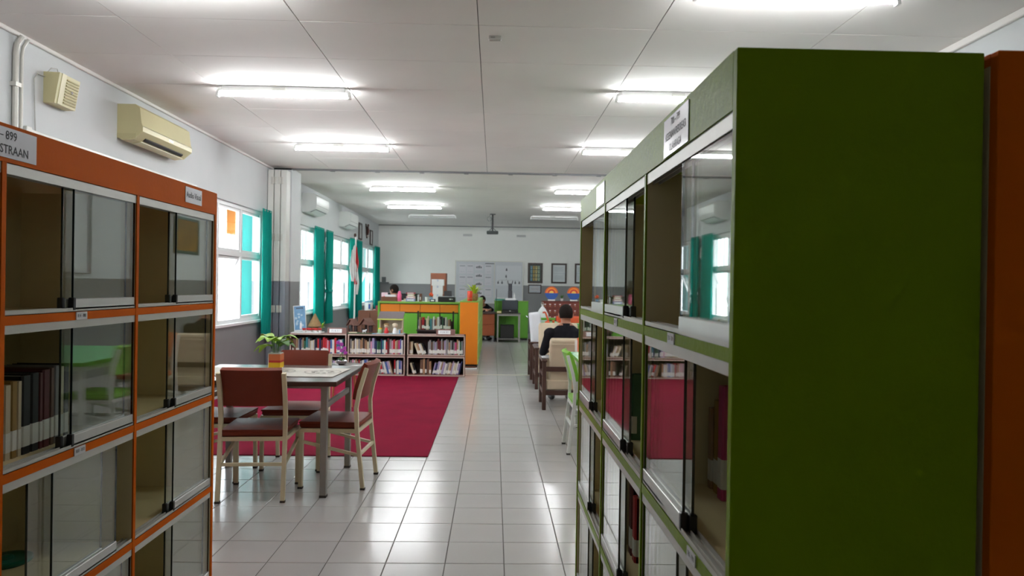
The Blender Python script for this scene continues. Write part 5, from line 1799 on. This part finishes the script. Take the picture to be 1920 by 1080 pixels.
def rainbow(label, x, y):
    t = thing('sunrise_disc', label, 'ornament', (x, y, 1.05))
    R0 = 0.165
    c = (0, 0, R0 + 0.03)

    def half(r0, r1, a0, a1, m_, nm, yy):
        n = 20
        poly = [(c[0] + r1 * math.cos(a0 + (a1 - a0) * k / n), c[2] + r1 * math.sin(a0 + (a1 - a0) * k / n)) for k in range(n + 1)]
        if r0 > 0:
            poly += [(c[0] + r0 * math.cos(a1 + (a0 - a1) * k / n), c[2] + r0 * math.sin(a1 + (a0 - a1) * k / n)) for k in range(n + 1)]
        vs = [(u, yy, w) for u, w in poly] + [(u, yy + 0.014, w) for u, w in poly]
        mb = MB()
        N = len(poly)
        m2 = n + 1
        fs = []
        if r0 > 0:
            for k in range(n):
                fs.append((k, k + 1, N - 2 - k, N - 1 - k))
                fs.append((N + k, N + N - 1 - k, N + N - 2 - k, N + k + 1))
        else:
            fs.append(tuple(range(N)))
            fs.append(tuple(reversed(range(N, 2 * N))))
        for k in range(N):
            k2 = (k + 1) % N
            fs.append((k, N + k, N + k2, k2))
        mb.add(vs, fs)
        mb.build(nm, m_, t)
    half(0.135, R0, 0.0, math.pi, mat('band_red_orange', (222, 92, 36), 0.5), 'outer_band', 0)
    half(0.10, 0.135, 0.0, math.pi, mat('band_orange', (236, 140, 44), 0.5), 'middle_band', 0.001)
    half(0.06, 0.10, 0.0, math.pi, mat('band_red', (206, 54, 40), 0.5), 'inner_band', 0)
    half(0.0, 0.06, 0.0, math.pi, mat('band_yellow', (240, 190, 80), 0.5), 'sun', 0.001)
    half(0.0, R0, math.pi, 2 * math.pi, mat('band_blue', (44, 86, 160), 0.5), 'sea', 0)
    MB().box(-0.09, 0.09, -0.04, 0.05, 0, 0.035, b=0.004).build('stand', M_WHITE, t)


rainbow('round sunrise ornament on the card catalogue, nearer the notice board', 1.455, 17.85)
rainbow('round sunrise ornament on the card catalogue, beyond the small plant', 2.02, 17.85)
sp = thing('potted_plant', 'small plant in a white pot between the sunrise ornaments', 'plant', (1.72, 17.85, 1.05))
MB().lathe([(0.03, 0), (0.042, 0.06), (0.036, 0.06), (0.028, 0.02)], n=14).build('pot', M_WHITE, sp, smooth=40)
rr = random.Random(9)
for k in range(9):
    a = k * 2.4
    mb = MB()
    leaf_mb(mb, (0, 0, 0.05), (0.06 * math.cos(a), 0.05 * math.sin(a), 0.11 + 0.05 * rr.random()), 0.014, 0.02)
    mb.build('leaf', M_LEAFD, sp, smooth=60)

# children's tables with bright trays
for k, (x, l, m_) in enumerate(((1.35, 'low light green table in front of the card catalogue', mat('kids_green', (110, 188, 120), 0.4)),)):
    kt = thing('kids_table', l, 'table', (x, 13.3, 0))
    MB().box(-0.62, 0.75, -0.4, 0.4, 0.70, 0.74, b=0.004).build('top', m_, kt)
    for sx in (-0.58, 0.71):
        for sy in (-0.36, 0.36):
            MB().box(sx - 0.02, sx + 0.02, sy - 0.02, sy + 0.02, 0, 0.70).build('leg', M_WHITEP, kt)
    MB().box(-0.58, 0.71, -0.37, -0.35, 0.30, 0.70).build('modesty_panel', M_GREEN2, kt)
block('toy_tray', 'orange plastic tray on the light green table', 'tray', (1.5, 13.3, 0.74), [('base', -0.3, 0.4, -0.2, 0.2, 0, 0.02, mat('toy_orange', (228, 92, 54), 0.4)), ('rim', -0.3, 0.4, -0.2, -0.185, 0.02, 0.11, MATS['toy_orange']), ('rim', -0.3, 0.4, 0.185, 0.2, 0.02, 0.11, MATS['toy_orange'])])
block('toy_rail', 'green toy track lying across the light green table edge', 'toy', (0.96, 13.1, 0.74), [('deck', -0.2, 0.18, -0.05, 0.05, 0.05, 0.09, M_GREEN2), ('pier', -0.19, -0.15, -0.05, 0.05, 0, 0.05, MATS['toy_orange']), ('pier', 0.13, 0.17, -0.05, 0.05, 0, 0.05, MATS['toy_orange'])])
ty = thing('toy_crane', 'orange-red toy crane with two arms on the light green table', 'toy', (0.99, 12.98, 0.74))
MB().lathe([(0.05, 0), (0.05, 0.02), (0.02, 0.04)], n=12).build('base', MATS['toy_orange'], ty, smooth=40)
MB().bar((0.02, 0, 0.03), (-0.04, 0, 0.2), 0.04, 0.03).bar((-0.04, 0, 0.2), (-0.09, 0, 0.19), 0.04, 0.03).build('arm', MATS['toy_orange'], ty)
bg = thing('plastic_bag', 'white plastic bag with a pointed top on the light green table', 'bag', (0.93, 13.45, 0.74))
MB().lathe([(0.10, 0), (0.125, 0.05), (0.11, 0.15), (0.06, 0.24), (0.012, 0.30), (0.03, 0.33)], n=14, sy=0.7).build('bag', mat('bag_white', (232, 234, 238), 0.25), bg, smooth=50)
MB().tube([(-0.02, 0, 0.3), (-0.03, 0, 0.36), (0.01, 0, 0.37), (0.015, 0, 0.3)], 0.004, 6).build('handle', MATS['bag_white'], bg)

# ------------------------------------------------------------------ on the back wall
WY = YB
nb = thing('notice_board', 'wide grey notice board with pinned sheets on the back wall', 'notice board', (0, WY - 0.03, 0))
MB().box(-1.16, 0.86, 0.0, 0.028, 0.88, 2.135, b=0.002).build('board', M_GREYB, nb)
fr = MB().box(-1.18, 0.88, -0.008, 0.03, 2.13, 2.155).box(-1.18, 0.88, -0.008, 0.03, 0.865, 0.885).box(-1.18, -1.155, -0.008, 0.03, 0.885, 2.13).box(0.855, 0.88, -0.008, 0.03, 0.885, 2.13).box(-0.005, 0.02, -0.004, 0.02, 0.885, 2.13)
fr.build('frame', M_ALU2, nb)
M_PHOTO = mat('dark_photo', (92, 92, 98), 0.3, noise=0.35, nscale=20)
k = 0
for x in (-1.06, -0.83, -0.28):
    for z in (1.05, 1.42, 1.76):
        s_ = MB().box(x, x + 0.2, -0.004, 0.001, z, z + 0.29).build('sheet', M_PAPER_G, nb)
        MB().box(x + 0.02, x + 0.18, -0.005, -0.0035, z + 0.22, z + 0.25).box(x + 0.03, x + 0.17, -0.005, -0.0035, z + 0.06, z + 0.065).build('print', mat('faint_print', (150, 152, 160), 0.5), s_)
for z in (1.15, 1.42, 1.67, 1.93):
    s_ = MB().box(-0.58, -0.34, -0.004, 0.001, z - 0.06, z + 0.11).build('sheet', M_PAPER_G, nb)
    pm_ = MB()
    for q in range(4):
        pm_.box(-0.55 + q * 0.045, -0.515 + q * 0.045, -0.0052, -0.0035, z, z + 0.05 + 0.012 * (q % 3))
    pm_.build('photo_strip', M_PHOTO, s_)
MB().box(-0.28, 0.0, -0.006, 0.001, 2.06, 2.085).build('title_strip', M_PHOTO, nb)
ch_ = MB().box(0.06, 0.82, -0.005, 0.001, 1.42, 2.02).build('chart', mat('glossy_chart', (216, 218, 222), 0.15), nb)
pc = MB()
for x, z in ((0.37, 1.86), (0.36, 1.66), (0.12, 1.47), (0.24, 1.47), (0.64, 1.47), (0.76, 1.47)):
    pc.box(x - 0.025, x + 0.025, -0.0065, -0.004, z, z + 0.05)
    pc.ball((x, -0.005, z + 0.065), (0.017, 0.002, 0.02), 8, 6)
pc.build('portrait', M_PHOTO, ch_)
ln = MB().box(0.14, 0.74, -0.006, -0.004, 1.58, 1.584).box(0.368, 0.372, -0.006, -0.004, 1.58, 1.66)
for x in (0.14, 0.24, 0.64, 0.74):
    ln.box(x - 0.002, x + 0.002, -0.006, -0.004, 1.55, 1.58)
ln.build('chart_line', M_INK, ch_)


def frame(name, label, x0, x1, z0, z1, inner, prints=None, border=0.05):
    t = thing(name, label, 'picture', ((x0 + x1) / 2, WY - 0.03, z0))
    w, h = (x1 - x0) / 2, z1 - z0
    f = MB().box(-w, w, 0, 0.028, 0, border).box(-w, w, 0, 0.028, h - border, h).box(-w, -w + border, 0, 0.028, border, h - border).box(w - border, w, 0, 0.028, border, h - border)
    f.build('frame', mat('frame_dark', (64, 50, 44), 0.45), t)
    s = MB().box(-w + border, w - border, 0.012, 0.026, border, h - border).build('sheet', inner, t)
    if prints:
        prints(s, w - border, border, h - border)
    MB().box(-w + border, w - border, 0.006, 0.008, border, h - border).build('pane', M_WGLASS, t)
    return t


def portraits(s, w, z0, z1):
    cs = [(120, 170, 190), (206, 166, 70), (222, 202, 130), (170, 190, 160)]
    for i in range(4):
        mb = MB()
        hd = MB()
        for j in range(4):
            x = -w + 0.03 + i * (2 * w - 0.05) / 4
            z = z0 + 0.03 + j * (z1 - z0 - 0.05) / 4
            mb.box(x, x + 0.055, 0.0095, 0.0125, z, z + 0.095)
            hd.ball((x + 0.0275, 0.0098, z + 0.058), (0.014, 0.001, 0.018), 8, 6)
        c_ = mb.build('portrait_column', mat('portrait_%d' % i, cs[i], 0.4), s)
        hd.build('faces', mat('portrait_face', (120, 84, 66), 0.5), s)


def two_sheets(s, w, z0, z1):
    zm = (z0 + z1) / 2
    MB().box(-w, w, 0.009, 0.0125, zm - 0.006, zm + 0.006).build('divider', M_GREYB, s)
    mb = MB()
    for q in range(4):
        mb.box(-w + 0.04, w - 0.05 - 0.02 * (q % 2), 0.0105, 0.0125, z1 - 0.08 - q * 0.035, z1 - 0.074 - q * 0.035)
        mb.box(-w + 0.04, w - 0.05 - 0.02 * (q % 2), 0.0105, 0.0125, zm - 0.08 - q * 0.035, zm - 0.074 - q * 0.035)
    mb.build('print', MATS['faint_print'], s)


frame('framed_portraits', 'dark frame holding a grid of small colour portraits', 1.015, 1.465, 1.5, 2.115, mat('dark_mount', (52, 56, 50), 0.5), portraits)
frame('framed_notice', 'dark frame with two white sheets next to the portrait grid', 1.725, 2.195, 1.505, 2.115, M_PAPER, two_sheets)
frame('framed_notice', 'dark frame with two white sheets farther from the portrait grid', 2.44, 2.91, 1.51, 2.12, M_PAPER, two_sheets)
frame('framed_certificate', 'small grey framed certificate below the portrait grid', 1.035, 1.43, 1.19, 1.46, M_PAPER_G, lambda s, w, a, b: MB().box(-w + 0.05, w - 0.05, 0.0105, 0.0125, (a + b) / 2, (a + b) / 2 + 0.008).build('print', MATS['faint_print'], s), 0.03)
for k, (x, l) in enumerate(((-0.82, 'pale slatted vent high on the back wall, window side of the projector'), (0.80, 'pale slatted vent high on the back wall, picture side of the projector'))):
    v = thing('wall_vent', l, 'vent', (x, WY - 0.012, 2.89), group='vents on the back wall')
    MB().box(-0.14, 0.14, 0.006, 0.012, 0, 0.07).build('plate', M_WALL, v)
    for q in range(3):
        MB().box(-0.13, 0.13, -0.002, 0.007, 0.008 + q * 0.021, 0.019 + q * 0.021).build('slat', mat('vent_grey', (190, 188, 184), 0.6), v)
wb = thing('wall_bracket', 'small grey bracket on the back wall in the window corner', 'bracket', (-3.42, WY - 0.05, 1.42))
MB().box(-0.03, 0.25, 0.0, 0.05, 0, 0.05, b=0.004).build('shelf', mat('bracket_grey', (120, 122, 124), 0.5), wb)
MB().box(0.04, 0.16, 0.01, 0.05, 0.05, 0.2, b=0.006).build('box', MATS['bracket_grey'], wb)

# projector on its ceiling pole
pj = thing('projector', 'dark projector hanging from a ceiling pole with a looped cable', 'projector', (-0.06, 17.7, 0))
MB().tube([(0, 0, CEIL), (0, 0, 2.78)], 0.022, 10).build('pole', M_BLACK, pj, smooth=50)
MB().box(-0.07, 0.07, -0.07, 0.07, CEIL - 0.012, CEIL + 0.002).build('ceiling_plate', M_BLACK, pj)
MB().box(-0.145, 0.145, -0.11, 0.11, 2.70, 2.775, b=0.012).build('body', mat('projector_grey', (46, 54, 52), 0.4), pj)
MB().lathe([(0.03, 0), (0.034, 0.02), (0.026, 0.03)], n=14).xf(Matrix.Translation((0.07, 0.105, 2.738)) @ Matrix.Rotation(-math.pi / 2, 4, 'X')).build('lens', M_BLACK, pj, smooth=40)
MB().bar((-0.09, 0, 2.775), (-0.01, 0, 2.86), 0.02, 0.01).bar((0.09, 0, 2.775), (0.01, 0, 2.86), 0.02, 0.01).build('bracket', M_BLACK, pj)
lp = [(0.02 - 0.0 + (-0.1) + 0.055 * math.cos(a), 0.01, 3.08 + 0.055 * math.sin(a)) for a in [math.pi / 2 + k * 0.5 for k in range(13)]]
MB().tube([(-0.06, 0.01, CEIL)] + lp + [(-0.03, 0.01, 2.9), (-0.05, 0.01, 2.78)], 0.006, 6).build('cable', MATS['bracket_grey'], pj)
dv = thing('ceiling_sensor', 'small grey box fixed to a ceiling board', 'sensor', (-0.02, 5.08, CEIL - 0.026))
MB().box(-0.045, 0.045, -0.025, 0.025, 0, 0.027, b=0.004).build('case', mat('sensor_grey', (186, 184, 178), 0.5), dv)
MB().box(-0.03, 0.0, -0.0265, -0.02, 0.008, 0.018).build('slot', M_GREYMET, dv)


# ------------------------------------------------------------------ on the window wall
def aircon(label, y0, ln, z0, h, d, m_, old=False):
    t = thing('air_conditioner', label, 'air conditioner', (XL, y0, z0))
    if old:
        prof = [(0, 0.03), (0.05, 0.0), (0.15, 0.01), (d, 0.085), (d, 0.13), (d - 0.012, 0.16), (d - 0.03, h - 0.03), (d - 0.07, h), (0, h)]
    else:
        prof = [(0, 0.0), (0.1, 0.0), (d - 0.02, 0.06), (d, 0.12), (d, h - 0.05), (d - 0.03, h - 0.01), (d - 0.07, h), (0, h)]
    MB().prism(prof, 'y', 0, ln).build('body', m_, t, smooth=20)
    if old:
        MB().prism([(0.172, 0.017), (0.196, 0.035), (0.19, 0.05), (0.166, 0.03)], 'y', 0.14, ln - 0.12).build('air_slot', M_DARKSLOT, t)
        MB().prism([(0.09, -0.004), (0.16, 0.006), (0.16, 0.014), (0.09, 0.006)], 'y', 0.12, ln - 0.06).build('louvre', M_ACOLD, t)
        MB().box(d - 0.012, d + 0.003, 0.01, ln - 0.01, 0.128, 0.134).build('seam', mat('seam_dark', (150, 142, 104), 0.5), t)
        MB().box(0.001, d - 0.06, -0.003, 0.002, 0.02, 0.065).build('side_cover', mat('cover_yellowed', (196, 188, 142), 0.45), t)
        gm = MB()
        for k in range(16):
            z = 0.17 + k * (h - 0.22) / 16
            gm.box(d - 0.03, d - 0.018 - 0.018 * (k / 16), 0.06, ln - 0.06, z, z + 0.004)
        gm.build('grille', mat('grille_yellowed', (172, 162, 116), 0.5), t)
        MB().box(d - 0.001, d + 0.003, ln * 0.5, ln * 0.5 + 0.08, 0.10, 0.115).build('badge', M_SILVER, t)
    else:
        MB().prism([(0.12, 0.006), (d - 0.03, 0.055), (d - 0.035, 0.062), (0.115, 0.013)], 'y', 0.08, ln - 0.08).build('air_slot', mat('slot_grey', (110, 112, 114), 0.5), t)
        MB().prism([(0.13, -0.004), (d - 0.04, 0.042), (d - 0.043, 0.048), (0.127, 0.002)], 'y', 0.1, ln - 0.1).build('louvre', m_, t)
        MB().box(d - 0.002, d + 0.002, 0.02, ln - 0.02, 0.125, 0.13).build('seam', MATS['slot_grey'], t)
    return t


aircon('yellowed old air conditioner above the orange cabinet', 6.62, 1.06, 2.705, 0.335, 0.235, M_ACOLD, True)
aircon('white air conditioner just past the pier', 12.92, 0.95, 2.70, 0.34, 0.26, M_ACNEW)
aircon('white air conditioner between the clock and the portrait frames', 15.97, 0.95, 2.69, 0.34, 0.25, M_ACNEW)

spk = thing('wall_speaker', 'yellowed box speaker with slanted front on the wall', 'speaker', (XL, 5.55, 2.775))
MB().prism([(0, 0), (0.085, 0.0), (0.125, 0.235), (0, 0.24)], 'y', 0, 0.27).build('cabinet', M_ACOLD, spk)
gm = MB()
for k in range(9):
    z = 0.02 + k * 0.022
    gm.box(0.085 + 0.04 * z / 0.235, 0.091 + 0.04 * (z + 0.012) / 0.235, 0.10, 0.255, z, z + 0.012)
gm.build('grille', mat('speaker_grille', (178, 168, 124), 0.6), spk)
MB().prism([(0.084, 0.002), (0.09, 0.002), (0.13, 0.236), (0.12, 0.236)], 'y', 0.03, 0.085).build('trim_strip', mat('strip_cream', (222, 214, 176), 0.4), spk)
MB().lathe([(0.012, 0), (0.012, 0.006)], n=10).xf(Matrix.Translation((0.112, 0.175, 0.12)) @ Matrix.Rotation(math.pi / 2, 4, 'Y')).build('badge', M_SILVER, spk)
MB().tube([(0.012, 0.02, 0.235), (0.03, 0.05, 0.28), (0.03, 0.12, 0.295), (0.012, 0.17, 0.265), (0.01, 0.17, 0.235)], 0.0035, 6).tube([(0.01, 0.0, 0.2), (0.012, -0.09, 0.195), (0.01, -0.125, 0.15), (0.012, -0.115, -0.1), (0.012, -0.105, -0.244)], 0.0045, 6).build('cable', mat('cable_grey', (190, 190, 186), 0.5), spk)
cdt = thing('conduit', 'white double conduit running down the wall from the ceiling', 'conduit', (XL, 5.2, 0))
for k, y in enumerate((0.0, 0.065)):
    MB().tube([(0.05, y + 0.03, CEIL - 0.03), (0.025, y + 0.01, 3.11), (0.022, y, 3.04), (0.022, y, 1.2)], 0.02 if k == 0 else 0.012, 10).build('pipe', M_ALU2, cdt, smooth=50)
MB().box(0.0, 0.046, -0.03, 0.03, 2.80, 2.83).box(0.0, 0.046, -0.03, 0.03, 2.2, 2.23).build('clip', M_ALU2, cdt)
tk = thing('cable_trunking', 'white cable trunking along the wall below the old air conditioner', 'trunking', (XL, 5.35, 2.5))
MB().box(0, 0.025, 0, 3.0, 0, 0.03, b=0.003).build('channel', M_ALU2, tk)
MB().box(0.002, 0.03, -0.03, 0.03, -0.005, 0.045, b=0.003).build('end_box', M_ALU2, tk)

clk = thing('wall_clock', 'round wall clock between two teal curtains', 'clock', (XL + 0.002, 14.41, 2.15))
RY = Matrix.Rotation(math.pi / 2, 4, 'Y')
MB().lathe([(0.15, 0), (0.158, 0.01), (0.158, 0.04), (0.14, 0.045), (0.138, 0.03)], n=32).xf(RY).build('rim', mat('clock_rim', (96, 98, 100), 0.4), clk, smooth=40)
MB().lathe([(0.14, 0.0), (0.14, 0.032)], n=32).xf(RY).build('dial', M_WHITE, clk, smooth=40)
MB().bar((0.036, 0, 0), (0.036, 0.05, 0.05), 0.012, 0.003, up=(1, 0, 0)).bar((0.037, 0, 0), (0.037, -0.03, 0.1), 0.009, 0.003, up=(1, 0, 0)).build('hands', M_BLACK, clk)
mk = MB()
for k in range(12):
    a = k * math.pi / 6
    mk.bar((0.033, 0.115 * math.sin(a), 0.115 * math.cos(a)), (0.033, 0.132 * math.sin(a), 0.132 * math.cos(a)), 0.008, 0.003, up=(1, 0, 0))
mk.build('hour_marks', M_INK, clk)


def wall_frame(label, y0, y1, z0, z1):
    t = thing('framed_portrait', label, 'picture', (XL, (y0 + y1) / 2, z0), group='framed portraits either side of the emblem')
    w, h, b = (y1 - y0) / 2, z1 - z0, 0.035
    MB().box(0, 0.03, -w, w, 0, b).box(0, 0.03, -w, w, h - b, h).box(0, 0.03, -w, -w + b, b, h - b).box(0, 0.03, w - b, w, b, h - b).build('frame', MATS['frame_dark'], t)
    s = MB().box(0, 0.015, -w + b, w - b, b, h - b).build('picture', mat('portrait_ground', (150, 140, 136), 0.4), t)
    pm = MB().ball((0.016, 0, h * 0.58), (0.002, w * 0.33, h * 0.16), 12, 8).prism([(-w * 0.6, b), (w * 0.6, b), (w * 0.35, h * 0.42), (-w * 0.35, h * 0.42)], 'x', 0.0155, 0.0175)
    pm.build('figure', mat('portrait_suit', (70, 62, 66), 0.5), s)
    MB().box(0.02, 0.022, -w + b, w - b, b, h - b).build('pane', M_WGLASS, t)


wall_frame('framed portrait on the window wall, flag side of the eagle emblem', 18.22, 18.62, 2.55, 2.98)
wall_frame('framed portrait on the window wall, corner side of the eagle emblem', 19.86, 20.24, 2.5, 2.92)
em = thing('eagle_emblem', 'dark carved eagle emblem with shield between two portraits', 'emblem', (XL, 19.36, 2.86))
body = MB().prism([(-0.05, -0.12), (0.05, -0.12), (0.075, 0.03), (0.04, 0.1), (-0.04, 0.1), (-0.075, 0.03)], 'x', 0.01, 0.06)
body.build('body', M_DARKWOOD, em)
MB().ball((0.05, 0.01, 0.14), (0.025, 0.035, 0.04), 10, 8).prism([(0.03, 0.155), (0.075, 0.135), (0.03, 0.125)], 'x', 0.04, 0.06).build('head', M_DARKWOOD, em, smooth=60)
for s in (-1, 1):
    for k in range(6):
        a = 0.55 + k * 0.18
        fm = MB().bar((0.02, s * 0.05, 0.04 - k * 0.012), (0.02, s * (0.05 + 0.17 * math.cos(a) * 1.05), 0.04 - k * 0.03 + 0.24 * math.sin(a) - k * 0.05), 0.035, 0.014, up=(1, 0, 0))
        fm.build('wing_feather', M_DARKWOOD, em)
MB().prism([(-0.045, 0.04), (0.045, 0.04), (0.045, -0.02), (0, -0.08), (-0.045, -0.02)], 'x', 0.055, 0.072).build('shield', mat('shield_red', (120, 50, 42), 0.5), em)
MB().prism([(-0.06, -0.1), (0.06, -0.1), (0.035, -0.21), (-0.035, -0.21)], 'x', 0.008, 0.03).build('tail', M_DARKWOOD, em)
MB().box(0.03, 0.05, -0.13, 0.13, -0.165, -0.135, b=0.004).build('ribbon', M_EDGE, em)

# painting on the wall opposite the windows
pa = thing('painting', 'framed painting in dark green and gold on the wall opposite the windows', 'picture', (XR - 0.03, 13.4, 1.92))
MB().box(0, 0.03, -0.5, 0.5, 0, 0.05).box(0, 0.03, -0.5, 0.5, 0.62, 0.67).box(0, 0.03, -0.5, -0.45, 0.05, 0.62).box(0, 0.03, 0.45, 0.5, 0.05, 0.62).build('frame', mat('teal_frame', (46, 84, 78), 0.5), pa)
MB().box(0.01, 0.03, -0.45, 0.45, 0.05, 0.62).build('canvas', mat('painted_canvas', (140, 104, 36), 0.6, noise=0.7, nscale=5), pa)

wc = thing('conduit', 'thin grey conduit with a square bend on the wall opposite the windows', 'conduit', (XR - 0.004, 10.2, 0))
MB().tube([(-0.02, 0, 3.12), (-0.02, 0, 1.5), (-0.02, -0.8, 1.5)], 0.016, 8).build('pipe', mat('conduit_grey', (120, 122, 124), 0.5), wc)
MB().box(-0.04, 0.0, -0.03, 0.03, 2.4, 2.43).box(-0.04, 0.0, -0.45, -0.42, 1.47, 1.53).build('clip', M_ALU2, wc)
